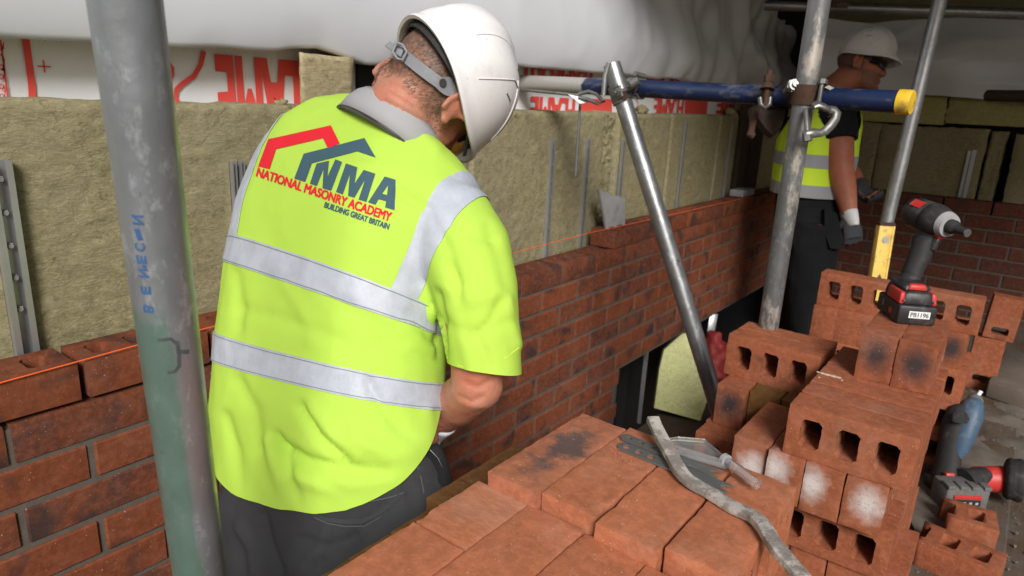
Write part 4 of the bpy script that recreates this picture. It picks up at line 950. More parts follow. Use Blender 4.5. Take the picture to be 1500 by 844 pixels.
# far right group
GD = 'odd bricks at the far right behind the stacks'
def upright(loc, length, rz, mat, label, seed, tilt=0.0):
    me = brick_mesh('upright_brick', BL, BW, BT, M[mat], True, 2, seed, cols=(-0.064,)); o = bpy.data.objects.new('brick', me); COL.objects.link(o)
    o.matrix_world = Matrix.Translation(loc) @ Matrix.Rotation(R(rz), 4, 'Z') @ Matrix.Rotation(R(tilt), 4, 'X') @ ORI['end'] @ Matrix.Diagonal((length / BL, 1, 1, 1)); return tag(o, label, 'brick', GD)
upright((2.785, -1.181, 0.5985), 0.215, 4, 'brick', 'brick standing on end with one dark hole low, right of the back stack', 31)
upright((2.790, -1.206, 0.7925), 0.170, 6, 'brick_burnt', 'shortened scorched brick on top of the brick standing on end at the right', 33, 3)
# broken halves on the boards at the bottom right
def half_brick(at_, rotz, keep, label, tilt=0):
    me = brick_mesh('broken_brick', BL, BW, BT, M['brick'], True, 1, 3)
    def f(bm):
        r = bmesh.ops.bisect_plane(bm, geom=bm.verts[:] + bm.edges[:] + bm.faces[:], plane_co=(keep, 0, 0), plane_no=(1, 0.12, 0.05), clear_outer=True)
        bmesh.ops.holes_fill(bm, edges=[e for e in bm.edges if e.is_boundary])
        for v in bm.verts:
            if v.co.x > keep - 0.02: v.co += Vector((0.005 * noise.noise(v.co * 60), 0.002 * noise.noise(v.co * 90), 0))
    editmesh(me, f); o = bpy.data.objects.new('broken_brick', me); COL.objects.link(o)
    o.matrix_world = Matrix.Translation(at_) @ Matrix.Rotation(R(rotz), 4, 'Z') @ Matrix.Rotation(R(tilt), 4, 'Y'); return tag(o, label, 'brick')
half_brick((1.53, -1.185, 0.526), 97, 0.005, 'broken brick half on the boards with its cracked hole open towards the stack')
half_brick((1.36, -1.205, 0.526), 82, 0.062, 'broken brick with one open hole at the bottom right edge of the photo')

# ------------------------------------------------------------------ tools and small things
def basis(o, x, y, z=None):
    x = Vector(x).normalized(); y = Vector(y); y = (y - x * y.dot(x)).normalized(); z = x.cross(y); m = Matrix.Identity(4)
    for i in range(3): m[i][0] = x[i]; m[i][1] = y[i]; m[i][2] = z[i]; m[i][3] = o[i]
    return m
def rbox(name, F, x0, x1, y0, y1, z0, z1, mat, parent, bev=0.004, taper=None):
    mb = MB(); mb.box(x0, x1, y0, y1, z0, z1)
    if taper: mb.v = [(v[0] * (taper[0] if v[2] > (z0 + z1) / 2 else 1), v[1] * (taper[1] if v[2] > (z0 + z1) / 2 else 1), v[2]) for v in mb.v]
    mb.v = [tuple(F @ Vector(v)) for v in mb.v]; return mb.build(name, M[mat], parent, bevel=bev, seg=2)
def text_on(s, F, cx, cy, wd, hg, mat, parent, name='lettering', bold=0.02):
    bm = text2d(s, bold); x0, x1, y0, y1 = bounds(bm)
    return decal(name, bm, lambda x, y: F @ Vector((cx + ((x - x0) / (x1 - x0) - 0.5) * wd, cy + ((y - y0) / (y1 - y0) - 0.5) * hg, 0)), M[mat], parent)
# impact driver standing on its battery
f_, r_, b_ = Vector((1.181, -1.017, 0)), Vector((1.220, -1.085, 0)), Vector((1.300, -0.958, 0))
e1 = (r_ - f_).normalized(); cen = f_ + e1 * 0.039 + (b_ - f_).normalized() * 0.058; cen.z = 1.1055
DF = basis(cen, e1, b_ - f_); zc = (cen - CAM).dot(AX_F)
idr = thing('impact_driver', 'black and red cordless impact driver standing on its battery on top of the bricks', 'power tool', tuple(cen))
rbox('battery', DF, -0.039, 0.039, -0.058, 0.058, 0, 0.042, 'plastic_black', idr, 0.006)
rbox('battery_latch', DF, -0.031, 0.031, -0.052, 0.054, 0.042, 0.070, 'plastic_black', idr, 0.006, (0.86, 0.9))
for s_ in (-1, 1): rbox('red_rail', DF, s_ * 0.033 - 0.0055, s_ * 0.033 + 0.0055, -0.050, 0.02, 0.0425, 0.068, 'plastic_red', idr, 0.004, (0.93, 0.9))
rbox('foot', DF, -0.030, 0.030, -0.036, 0.050, 0.070, 0.084, 'plastic_black', idr, 0.006, (0.8, 0.8))
rbox('red_top', DF, -0.020, 0.020, -0.037, -0.012, 0.0705, 0.0835, 'plastic_red', idr, 0.004, (0.8, 0.95))
LF = DF @ Matrix.Translation((0, -0.0592, 0)) @ Matrix.Rotation(R(90), 4, 'X')
rbox('sticker', LF, -0.018, 0.024, 0.016, 0.031, -0.0005, 0.0004, 'white_paint', idr, 0)
text_on('PB1196', LF @ Matrix.Translation((0, 0, 0.0008)), 0.003, 0.0235, 0.036, 0.010, 'dark_ink', idr)
mb = MB(); LB = DF @ Matrix.Translation((0, -0.0515, 0)) @ Matrix.Rotation(R(82), 4, 'X')
for (a, b, c, d) in ((-0.020, 0.020, 0.047, 0.048), (-0.020, 0.020, 0.064, 0.065), (-0.020, -0.019, 0.047, 0.065), (0.019, 0.020, 0.047, 0.065)): mb.box(a, b, c, d, 0.0005, 0.0012, LB)
mb.build('plate_outline', M['plastic_red'], idr)
mb = MB(); mb.box(-0.012, 0.006, 0.054, 0.057, 0.0005, 0.0012, LB); mb.box(0.009, 0.012, 0.053, 0.060, 0.0005, 0.0012, LB); mb.build('plate_marks', M['plastic_grey'], idr)['kind'] = 'stuff'
SF = DF @ Matrix.Translation((-0.0393, 0, 0)) @ Matrix.Rotation(R(-90), 4, 'Z') @ Matrix.Rotation(R(90), 4, 'X')
text_on('5', SF @ Matrix.Translation((0, 0, 0.0006)), -0.022, 0.026, 0.008, 0.013, 'plastic_grey', idr); rbox('red_badge', SF, 0.012, 0.026, 0.014, 0.026, 0.0, 0.0008, 'plastic_red', idr, 0)
g0, g1 = dep(1330, 414, zc + 0.012), dep(1357, 350, zc + 0.012); ga = (g1 - g0)
mb = MB(); n = 26
mb.tube([g0 + ga * (i / n) for i in range(n + 1)], [(0.0185 + 0.006 * max(0, 0.15 - i / n) / 0.15 + 0.004 * (i / n) + (0.0013 if i % 2 else 0), 0.021 + 0.006 * max(0, 0.15 - i / n) / 0.15 + 0.006 * (i / n) + (0.0013 if i % 2 else 0)) for i in range(n + 1)], 18, flat=e1)
mb.build('grip', M['rubber'], idr, smooth=True)
h0, h1 = dep(1336, 309, zc + 0.055), dep(1391, 331, zc - 0.045); ha = (h1 - h0).normalized(); hl = (h1 - h0).length
def lathe_axis(mb, o, ax, prof, n=28): mb.tube([o + ax * p for p, r in prof], [max(r, 0.0003) for p, r in prof], n)
hx_ = ha.orthogonal().normalized(); hy_ = ha.cross(hx_); vv_ = lambda a: hx_ * math.cos(a) + hy_ * math.sin(a)
mb = MB(); lathe_axis(mb, h0, ha, [(-0.006, 0.012), (-0.004, 0.024), (0.004, 0.031), (0.012, 0.034), (0.05, 0.035), (0.056, 0.034)]); mb.build('motor_housing', M['plastic_black'], idr, smooth=True)
for i in range(9):
    a = R(-70 + 40 * i); d = vv_(a); mb = MB(); mb.tube([h0 + ha * 0.010 + d * 0.0335, h0 + ha * 0.026 + d * 0.0352], [(0.0016, 0.0012)] * 2, 6); mb.build('vent_slot', M['lens'], idr)
mb = MB(); lathe_axis(mb, h0, ha, [(0.0565, 0.0335), (0.06, 0.036), (0.075, 0.0355), (hl - 0.02, 0.031), (hl - 0.006, 0.024), (hl - 0.004, 0.02)]); mb.build('gearbox', M['rubber'], idr, smooth=True)
mb = MB(); lathe_axis(mb, h0, ha, [(hl - 0.012, 0.0285), (hl - 0.004, 0.0265), (hl + 0.001, 0.0245), (hl + 0.001, 0.019)]); mb.build('nose_ring', M['plastic_grey'], idr, smooth=True)
mb = MB(); lathe_axis(mb, h0, ha, [(hl - 0.004, 0.0155), (hl + 0.012, 0.0155), (hl + 0.016, 0.011), (hl + 0.022, 0.0085), (hl + 0.046, 0.0075), (hl + 0.047, 0.0055), (hl + 0.036, 0.004)]); mb.build('socket_bit', M['rubber'], idr, smooth=True)
mb = MB(); lathe_axis(mb, h0, ha, [(hl + 0.0455, 0.0082), (hl + 0.049, 0.0082), (hl + 0.049, 0.0055), (hl + 0.04, 0.005)]); mb.build('bit_ring', M['steel'], idr, smooth=True)
mb = MB(); nk = [g1 - ga * 0.12, g1 + ga * 0.1, h0 + ha * (hl * 0.52)]; mb.tube(nk, [(0.022, 0.026), (0.024, 0.030), (0.030, 0.034)], 18, flat=e1); mb.build('neck', M['plastic_black'], idr, smooth=True)
mb = MB(); tg = g1 + ga * -0.08 + (ha - ga.normalized() * ha.dot(ga.normalized())).normalized() * 0.024; mb.tube([tg - ga * 0.16, tg, tg + ga * 0.16, tg + ga * 0.24], [(0.008, 0.006), (0.010, 0.013), (0.010, 0.015), (0.008, 0.008)], 14, flat=e1); mb.build('trigger', M['plastic_black'], idr, smooth=True)
mb = MB(); q = h0 + ha * (hl * 0.78) - Vector((0, 0, 1)) * 0.024; mb.tube([q - ha * 0.02, q + ha * 0.012], [(0.016, 0.012), (0.013, 0.010)], 14, flat=e1); mb.build('front_bezel', M['plastic_red'], idr, smooth=True)
lf = h0 + ha * 0.03; vv = (CAM - lf).normalized(); vv = (vv - ha * vv.dot(ha)).normalized(); sf = basis(lf + vv * 0.0345, ha, ha.cross(vv) * -1)
mb = MB(); ww = ha.cross(vv)
rings = []
for i in range(9):
    a = R(20 + 40 * i / 8); rr = 0.0362; d = vv * math.cos(a) + Vector((0, 0, 1)) * math.sin(a); d = (d - ha * d.dot(ha)).normalized()
    rings.append([h0 + ha * x + d * rr for x in (0.018, 0.05)])
mb.loft(rings, False, close=False); mb.build('red_badge', M['plastic_red'], idr)

for (a, b) in ((-0.030, 0.052), (0.030, 0.052), (-0.024, 0.074), (0.024, 0.074)):
    mb = MB(); p = DF @ Vector((a, -0.0375 if b > 0.07 else -0.0525, b)); q = DF @ Vector((a, -0.040 if b > 0.07 else -0.0545, b)); mb.tube([p, q], 0.0022, 8); mb.build('screw', M['steel'], idr)
# spirit level
L0, L1 = dep(1298, 328, 2.36), dep(1285, 408, 2.40); ld = (L1 - L0).normalized(); LE = L0 + ld * ((L0.z - 0.497) / -ld.z)
slv = thing('spirit_level', 'yellow spirit level leaning upright against the thin scaffold pole', 'spirit level', tuple(LE))
SFm = basis(L0, ld, AX_R); LL = (LE - L0).length
rbox('body', SFm, 0.006, LL, -0.026, 0.026, -0.011, 0.011, 'level', slv, 0.0015)
for y in (-0.0235, 0.0235): rbox('edge_rib', SFm, 0.006, LL - 0.002, y - 0.0035, y + 0.0035, -0.0135, 0.0135, 'level', slv, 0.0008)
rbox('end_cap', SFm, -0.004, 0.006, -0.027, 0.027, -0.014, 0.014, 'rust', slv, 0.001)
nface = -1 if (SFm.to_3x3() @ Vector((0, 0, -1))).dot(CAM - L0) > 0 else 1
mb = MB(); mb.tube([SFm @ Vector((0.055, 0, nface * 0.0115)), SFm @ Vector((0.055, 0, nface * 0.0135))], 0.011, 18); mb.build('vial', M['plastic_grey'], slv, smooth=True)
mb = MB(); mb.prism([SFm @ Vector((0.175, 0.0, nface * 0.0115)), SFm @ Vector((0.21, 0.02, nface * 0.0115)), SFm @ Vector((0.21, -0.02, nface * 0.0115))], SFm.to_3x3() @ Vector((0, 0, nface * 0.0012))); mb.build('arrow_mark', M['dark_ink'], slv)

# steel frame ties
def tie(name, P0, P1, wd, label, z, cat='wall tie'):
    P0 = Vector((*P0, z)); P1 = Vector((*P1, z + 0.001)); x = (P1 - P0).normalized(); Lh = (P1 - P0).length; y = Vector((0, 0, 1)).cross(x); h = wd / 2
    out = [(h * (1 - math.cos(a)), -h * math.sin(a)) for a in [math.pi / 2 * i / 6 for i in range(7)]][::-1]
    arc = [(h + h * math.cos(a), h * math.sin(a)) for a in [math.pi / 2 + math.pi * i / 12 for i in range(13)]]
    fork = [(Lh - 0.018, -h), (Lh - 0.004, -h * 1.05), (Lh + 0.004, -h * 0.75), (Lh - 0.006, -h * 0.45), (Lh - 0.010, 0), (Lh - 0.006, h * 0.45), (Lh + 0.004, h * 0.75), (Lh - 0.004, h * 1.05), (Lh - 0.018, h)]
    loops = [arc + fork]
    for c in (0.012, 0.030, 0.048): loops.append([(c + h * 0.52 * math.cos(a), h * 0.52 * math.sin(a)) for a in [2 * math.pi * i / 14 for i in range(14)]])
    bm = poly2d(loops)
    for v in bm.verts: v.co = P0 + x * v.co.x + y * v.co.y
    r = bmesh.ops.extrude_face_region(bm, geom=bm.faces[:]); bmesh.ops.translate(bm, vec=(0, 0, 0.0022), verts=[g for g in r['geom'] if isinstance(g, bmesh.types.BMVert)])
    bmesh.ops.recalc_face_normals(bm, faces=bm.faces)
    me = bpy.data.meshes.new(name); bm.to_mesh(me); bm.free(); me.materials.append(M['tie']); return tag(link(name, me), label, cat)
tie('steel_tie', (0.347, -0.818), (0.338, -0.955), 0.017, 'perforated steel tie further from the viewer, beneath the clear plastic piece', 1.0975)
tie('steel_tie', (0.325, -0.826), (0.316, -0.977), 0.021, 'wider perforated steel tie nearer the viewer with a forked end', 1.0962)
# clear plastic piece
cp = thing('plastic_nozzle', 'clear plastic triangular scoop with a tube handle lying on the steel ties', 'plastic scoop', (0.36, -0.93, 1.10))
z0 = 1.1015
pts = [(0.350, -0.868), (0.378, -0.884), (0.397, -0.915), (0.362, -0.962), (0.352, -0.960), (0.345, -0.912)]
mb = MB(); mb.prism([Vector((*p, z0)) for p in pts], (0, 0, 0.002)); mb.build('plate', M['clear'], cp)
mb = MB()
for a, b in zip(pts, pts[1:] + pts[:1]): mb.tube([Vector((*a, z0 + 0.004)), Vector((*b, z0 + 0.004))], [(0.0035, 0.001)] * 2, 8, flat=(0, 0, 1))
mb.tube([Vector((0.350, -0.868, z0 + 0.004)), Vector((0.355, -0.961, z0 + 0.006))], [(0.005, 0.0012)] * 2, 8, flat=(0, 0, 1)); mb.build('rim', M['clear'], cp, smooth=True)['kind'] = 'stuff'
mb = MB(); ta, tb2 = Vector((0.358, -0.957, z0 + 0.009)), Vector((0.329, -1.006, z0 + 0.009)); n = 6; rings = []
t = (tb2 - ta).normalized(); u = Vector((0, 0, 1)); v_ = t.cross(u)
for (p, r) in ((ta, 0.0065), (tb2, 0.0068), (tb2, 0.0045), (ta, 0.0045)): rings.append([p + u * r * math.cos(2 * math.pi * k / n) + v_ * r * math.sin(2 * math.pi * k / n) for k in range(n)])
mb.loft(rings, False); mb.build('tube', M['clear'], cp)
mb = MB(); mb.tube([ta - t * 0.004, ta + t * 0.002], 0.0078, 12); mb.build('collar', M['plastic_grey'], cp, smooth=True)
# dirty bent flat bar
bp = [at(956, 614, 2, 1.128), at(968, 640, 2, 1.120), at(984, 668, 2, 1.112), at(996, 690, 2, 1.1075), at(1012, 706, 2, 1.1045), at(1040, 722, 2, 1.1025), at(1070, 741, 2, 1.1020), at(1098, 754, 2, 1.1030), at(1112, 764, 2, 1.106), at(1122, 777, 2, 1.106), at(1136, 800, 2, 1.104), at(1158, 826, 2, 1.100), at(1182, 856, 2, 1.094)]
def smooth_path(P, k=4):
    out = []
    for i in range(len(P) - 1):
        p0, p1, p2, p3 = P[max(0, i - 1)], P[i], P[i + 1], P[min(len(P) - 1, i + 2)]
        for j in range(k):
            t = j / k; out.append(0.5 * ((2 * p1) + (p2 - p0) * t + (2 * p0 - 5 * p1 + 4 * p2 - p3) * t * t + (-p0 + 3 * p1 - 3 * p2 + p3) * t ** 3))
    return out + [P[-1]]
bp = smooth_path(bp)
mb = MB(); rings = []
for i, p in enumerate(bp):
    t = (bp[min(i + 1, len(bp) - 1)] - bp[max(0, i - 1)]).normalized(); s_ = Vector((0, 0, 1)).cross(t).normalized(); nn = t.cross(s_)
    j = [0.0009 * noise.noise(p * 90 + Vector((q, 0, 0))) for q in range(4)]; a, b = 0.0080, 0.0038
    rings.append([p + s_ * (x * (a + j[0])) + nn * (y * (b + j[1])) for x, y in ((-1, -1), (-0.6, -1), (0, -1), (0.6, -1), (1, -1), (1.05, 0), (1, 1), (0.5, 1.12), (0, 1.15), (-0.5, 1.12), (-1, 1), (-1.05, 0))])
mb.loft(rings, True); tag(mb.build('flat_bar', M['bar'], smooth=True), 'dirty bent grey flat bar lying across the near bricks', 'flat bar')
# crumbs and dust on the bricks
mb = MB()
def crumbs(n, x0, x1, y0, y1, z, r0, r1):
    for _ in range(n):
        r = rng.uniform(r0, r1) * rng.uniform(0.4, 1); c = Vector((rng.uniform(x0, x1), rng.uniform(y0, y1), z + r * 0.4))
        m = Matrix.Translation(c) @ Matrix.Rotation(rng.uniform(0, 6), 4, Vector((rng.uniform(-1, 1), rng.uniform(-1, 1), 1)))
        vs = [m @ Vector((sx * r * rng.uniform(0.6, 1), sy * r * rng.uniform(0.6, 1), sz * r * rng.uniform(0.5, 0.9))) for sx, sy, sz in ((1, 0, 0), (-1, 0, 0), (0, 1, 0), (0, -1, 0), (0, 0, 1), (0, 0, -1))]
        mb.add(vs, [(0, 2, 4), (2, 1, 4), (1, 3, 4), (3, 0, 4), (2, 0, 5), (1, 2, 5), (3, 1, 5), (0, 3, 5)])
crumbs(55, 0.285, 0.335, -0.865, -0.825, 1.0955, 0.0008, 0.003); crumbs(60, 0.17, 0.37, -1.03, -0.74, 1.0955, 0.0005, 0.0014); crumbs(70, -0.1, 0.155, -0.95, -0.73, 1.0755, 0.0005, 0.0016)
crumbs(40, 0.86, 1.07, -1.12, -0.92, 1.003, 0.0006, 0.002)
tag(mb.build('brick_crumbs', M['brick_scorch']), 'loose brick crumbs scattered over the stack tops', 'crumbs', kind='stuff')
mb = MB(); crumbs(420, 1.25, 3.4, -1.75, -1.14, 0.490, 0.002, 0.011); crumbs(120, 1.2, 2.0, -1.35, -1.13, 0.490, 0.001, 0.006)
tag(mb.build('rubble', M['dust']), 'grey mortar crumbs strewn over the platform boards', 'rubble', kind='stuff')
# splash of dried mortar on the big brick
mb = MB()
for (u, v, r) in [(1205, 547, 0.007), (1212, 549, 0.009), (1220, 551, 0.010), (1228, 553, 0.007), (1198, 545, 0.004), (1200, 553, 0.003), (1233, 557, 0.003)]:
    p = at(u, v, 2, 1.003); mb.ell(p, (r * 0.7, r, 0.0016), None, 10, 6)
me = remesh(mb, 0.0012, 2); me.materials.append(plain('dried_mortar', (0.50, 0.42, 0.32), 0.95, 0.1, var=0.3, sc=90, bump=0.4)); tag(link('mortar_splash', me), 'pale dried mortar splash on top of the middle brick stack', 'mortar')

# dusty ground between the tools: low mounds
def mound(name, x0, x1, y0, y1, h, mat, label, seed, nx=60, ny=40):
    vs = []; fs = []
    for j in range(ny + 1):
        for i in range(nx + 1):
            u, v = i / nx, j / ny; x = x0 + (x1 - x0) * u; y = y0 + (y1 - y0) * v
            e = min(1, 4 * min(u, 1 - u, v, 1 - v)); q = Vector((x * 7, y * 7, seed))
            z = 0.4885 + h * e * max(0, 0.35 + noise.noise(q) + 0.4 * noise.noise(q * 3) + 0.2 * noise.noise(q * 9)) - 0.003
            vs.append((x, y, z))
    fs = [(j * (nx + 1) + i, j * (nx + 1) + i + 1, (j + 1) * (nx + 1) + i + 1, (j + 1) * (nx + 1) + i) for j in range(ny) for i in range(nx)]
    mb = MB(); mb.add(vs, fs); return tag(mb.build(name, M[mat], smooth=True, fix=False), label, 'dust', kind='stuff')
mound('mortar_droppings', 1.75, 3.3, -1.62, -1.10, 0.022, 'dust', 'grey mortar droppings spread over the boards', 3)
mound('mortar_droppings', 1.20, 1.75, -1.30, -1.10, 0.010, 'dust', 'thin layer of dust beside the right stack', 9)
P = [at(u, v, 2, 0.497) for u, v in [(1322, 742), (1350, 690), (1372, 700), (1378, 742), (1412, 760), (1416, 776), (1404, 800), (1352, 806)]]
mb = MB(); mb.prism(P, (0, 0, 0.006)); tag(mb.build('board_offcut', M['dust'], bevel=0.001), 'dusty grey thin board offcut on the platform beside the right stack', 'board offcut')
P = [at(u, v, 2, 0.560) for u, v in [(1448, 558), (1474, 512), (1530, 526), (1512, 578)]]
mb = MB(); mb.prism(P, (0, 0, -0.066)); tag(mb.build('concrete_block', M['concrete'], bevel=0.006), 'dusty concrete block on the boards at the right edge of the photo', 'concrete block')
# blue drill leaning on the stack
bz = 1.83; bdx = thing('cordless_drill', 'blue and black cordless drill propped upright against the right brick stack', 'power tool', tuple(dep(1385, 722, bz)))
fl = at(1385, 726, 2, 0.492); bz = (fl - CAM).dot(AX_F)
DFb = basis(fl, AX_R, (0, 0, 1)); zf_ = DFb
UPB = (dep(1425, 590, bz) - fl).normalized(); BFm = basis(fl, AX_R, UPB)   # x right, y up along the tool, z towards or away
mb = MB(); mb.box(-0.040, 0.034, 0.0, 0.055, -0.045, 0.045, BFm); mb.build('battery', M['plastic_black'], bdx, bevel=0.007)
mb = MB(); mb.box(-0.026, -0.002, 0.058, 0.076, 0.030, 0.046, BFm) if (BFm.to_3x3() @ Vector((0, 0, 1))).dot(CAM - fl) > 0 else mb.box(-0.026, -0.002, 0.058, 0.076, -0.046, -0.030, BFm); mb.build('red_button', M['plastic_red'], bdx, bevel=0.003)
mb = MB(); tbp = lambda u, v, dz_=0.0: dep(u, v, bz + dz_)
mb.tube([tbp(1384, 700), tbp(1388, 680), tbp(1392, 650), tbp(1398, 620), tbp(1404, 600), tbp(1408, 594)], [(0.034, 0.04), (0.030, 0.038), (0.028, 0.034), (0.030, 0.036), (0.024, 0.03), (0.012, 0.016)], 20, flat=AX_R); mb.build('grip', M['rubber'], bdx, smooth=True)
mb = MB(); mb.tube([tbp(1398, 668, -0.01), tbp(1403, 655, -0.012), tbp(1412, 630, -0.012), tbp(1420, 608, -0.01), tbp(1425, 592, -0.008), tbp(1428, 586)], [(0.018, 0.022), (0.026, 0.034), (0.032, 0.038), (0.033, 0.038), (0.026, 0.032), (0.014, 0.018)], 22, flat=AX_R); mb.build('motor_housing', M['plastic_blue'], bdx, smooth=True)
mb = MB(); mb.tube([tbp(1405, 618, -0.055), tbp(1407, 610, -0.058), tbp(1408, 604, -0.05)], [(0.022, 0.012), (0.025, 0.014), (0.018, 0.010)], 18, flat=AX_R); mb.build('selector_dial', M['rubber'], bdx, smooth=True)
mb = MB(); mb.tube([tbp(1426, 592), tbp(1430, 583), tbp(1432, 579)], [0.022, 0.019, 0.012], 18); mb.build('chuck', M['battery_grey'], bdx, smooth=True)
mb = MB(); mb.tube([tbp(1431, 582), tbp(1437, 573)], 0.0055, 10); mb.build('bit', M['white_paint'], bdx, smooth=True)
# red cordless torch lying on the boards
tb0 = at(1412, 753, 2, 0.493); tz = (tb0 - CAM).dot(AX_F)
tor = thing('cordless_torch', 'red cordless torch with dusty grey battery lying on the platform boards', 'torch', tuple(tb0))
rt = AX_R.copy(); rt.z = 0; TF = basis(tb0, rt.normalized(), (0, 0, 1))
mb = MB(); back = (TF.to_3x3() @ Vector((0, 0, 1))); sg = 1 if back.dot(AX_F) > 0 else -1
mb.box(-0.060, 0.060, 0.0, 0.078, min(0, sg * 0.07), max(0, sg * 0.07), TF); mb.build('battery', M['battery_grey'], tor, bevel=0.008)
mb = MB()
for x in (-0.050, -0.018, 0.015, 0.048): mb.box(x - 0.010, x + 0.010, 0.079 - 0.006, 0.084, sg * -0.003, sg * 0.03, TF) ; mb.box(x - 0.010, x + 0.010, -0.001, 0.006, sg * -0.004, sg * 0.02, TF)
mb.build('battery_lugs', M['battery_grey'], tor, bevel=0.002)['kind'] = 'stuff'
mb = MB(); mb.box(-0.040, 0.036, 0.046, 0.057, min(sg * -0.004, sg * 0.002), max(sg * -0.004, sg * 0.002), TF); mb.build('red_stripe', M['plastic_red'], tor, bevel=0.001)
mb = MB(); mb.box(-0.040, 0.036, 0.026, 0.043, min(sg * -0.003, sg * 0.002), max(sg * -0.003, sg * 0.002), TF); mb.build('label_panel', M['plastic_black'], tor, bevel=0.001)
mb = MB()
for i in range(4): mb.box(-0.030 + i * 0.017, -0.022 + i * 0.017, 0.031, 0.038, min(sg * -0.0038, 0), max(sg * -0.0038, 0), TF)
mb.build('charge_marks', M['plastic_grey'], tor)['kind'] = 'stuff'
dpt = lambda u, v, d=0.0: dep(u, v, tz + d)
mb = MB(); mb.tube([dpt(1414, 705, 0.03), dpt(1428, 700, 0.04), dpt(1440, 697, 0.05)], [(0.036, 0.03), (0.026, 0.03), (0.024, 0.03)], 18); mb.build('neck', M['rubber'], tor, smooth=True)
mb = MB(); mb.tube([dpt(1430, 695, 0.09), dpt(1440, 701, 0.05), dpt(1452, 702, 0.05), dpt(1468, 702, 0.05), dpt(1473, 702, 0.05)], [0.024, 0.034, 0.036, 0.037, 0.033], 18); mb.build('head', M['plastic_red'], tor, smooth=True)
ha2 = (AX_R * 0.86 - AX_F * 0.5 + AX_D * 0.1).normalized(); hc = dpt(1472, 700, 0.04)
mb = MB(); lathe_axis(mb, hc, ha2, [(-0.005, 0.035), (0.0, 0.052), (0.008, 0.058), (0.018, 0.056), (0.024, 0.058), (0.034, 0.060), (0.040, 0.058), (0.040, 0.050), (0.030, 0.047)], 36); mb.build('lens_ring', M['rubber'], tor, smooth=True)
mb = MB(); lathe_axis(mb, hc, ha2, [(0.028, 0.001), (0.030, 0.047), (0.031, 0.047), (0.034, 0.001)], 36); mb.build('lens', M['lens'], tor, smooth=True)
mb = MB(); lathe_axis(mb, hc, ha2, [(0.032, 0.013), (0.038, 0.012), (0.042, 0.006), (0.048, 0.004)], 16); mb.build('bulb', M['steel'], tor, smooth=True)

# ------------------------------------------------------------------ people
def sring(c, wv, dv, a, b, n=28, p=2.3):
    out = []
    for k in range(n):
        t = 2 * math.pi * k / n; cs, sn = math.cos(t), math.sin(t)
        out.append(c + wv * (a * math.copysign(abs(cs) ** (2 / p), cs)) + dv * (b * math.copysign(abs(sn) ** (2 / p), sn)))
    return out
def torso_rings(st, shrink=0.0, p=2.3):
    C_ = [(dep(a, b, c) + dep(d, e, f)) / 2 for a, b, c, d, e, f, g in st]; out = []
    for i, (a, b, c, d, e, f, g) in enumerate(st):
        L_, R_ = dep(a, b, c), dep(d, e, f); wv = (R_ - L_); hw = wv.length / 2; wv.normalize()
        t = (C_[min(i + 1, len(C_) - 1)] - C_[max(0, i - 1)]).normalized(); dv = wv.cross(t).normalized()
        out.append(sring(C_[i], wv, dv, hw - shrink, g - shrink, p=p))
    return out
def bvh(me): bm = bmesh.new(); bm.from_mesh(me); t = BVHTree.FromBMesh(bm); bm.free(); return t
def hit(tree, u, v, off=0.0):
    d = ray(u, v).normalized(); h = tree.ray_cast(CAM, d)
    return None if h[0] is None else h[0] + (h[1] if h[1].dot(d) < 0 else -h[1]) * off
HEM = None
def folds(me, lst, pt=None):
    """cloth folds: (polyline in photo pixels, height in metres, half width in pixels) moves the camera-side surface along its normal"""
    def f(bm):
        bm.normal_update(); mv = []
        for v in bm.verts:
            if v.normal.dot(v.co - CAM) > 0: continue
            u, w_ = pix(v.co); d = 0
            for pts, h, wd in lst:
                best = 1e9; tt = 0
                for (a, b) in zip(pts[:-1], pts[1:]):
                    ax, ay = a; bx, by = b; dx, dy = bx - ax, by - ay
                    t = max(0, min(1, ((u - ax) * dx + (w_ - ay) * dy) / (dx * dx + dy * dy))); q = math.hypot(u - ax - t * dx, w_ - ay - t * dy)
                    if q < best: best = q
                if best < wd * 3: d += 1.5 * h * math.exp(-(best / wd) ** 2)
            if HEM and lst is FOLDS: d *= min(1, max(0, (HEM[0] - v.co).dot(HEM[1]) / 0.05))
            mv.append((v, v.normal * d))
        for v, d in mv: v.co += d
    return editmesh(me, f)
def wrinkle(me, amp, sc, st=(1, 1, 1)):
    def f(bm):
        bm.normal_update()
        for v in bm.verts:
            q = Vector((v.co.x * st[0], v.co.y * st[1], v.co.z * st[2])) * sc; v.co += v.normal * amp * (noise.noise(q) + 0.5 * noise.noise(q * 2.3))
    return editmesh(me, f)
def put(name, me, mat, parent):
    me.materials.clear(); me.materials.append(M[mat]); return link(name, me, parent)
def surf_strip(name, tree, pts, wd, off, mat, parent, close=False, th=0.0):
    P = [hit(tree, u, v, off) for u, v in pts]; P = [p for p in P if p is not None]
    if len(P) < 2: return None
    mb = MB(); L = []; Q = []
    for i, p in enumerate(P):
        t = (P[min(i + 1, len(P) - 1)] - P[max(0, i - 1)]).normalized(); n = t.cross((CAM - p).normalized()).normalized() * wd / 2; L.append(p + n); Q.append(p - n)
    mb.loft([[a, b] for a, b in zip(L, Q)], False, close=False); return mb.build(name, M[mat], parent, smooth=True)
def plane3(a, b, c, inside):
    n = (b - a).cross(c - a).normalized()
    if n.dot(inside - a) > 0: n = -n
    return a, n            # normal points away from 'inside'
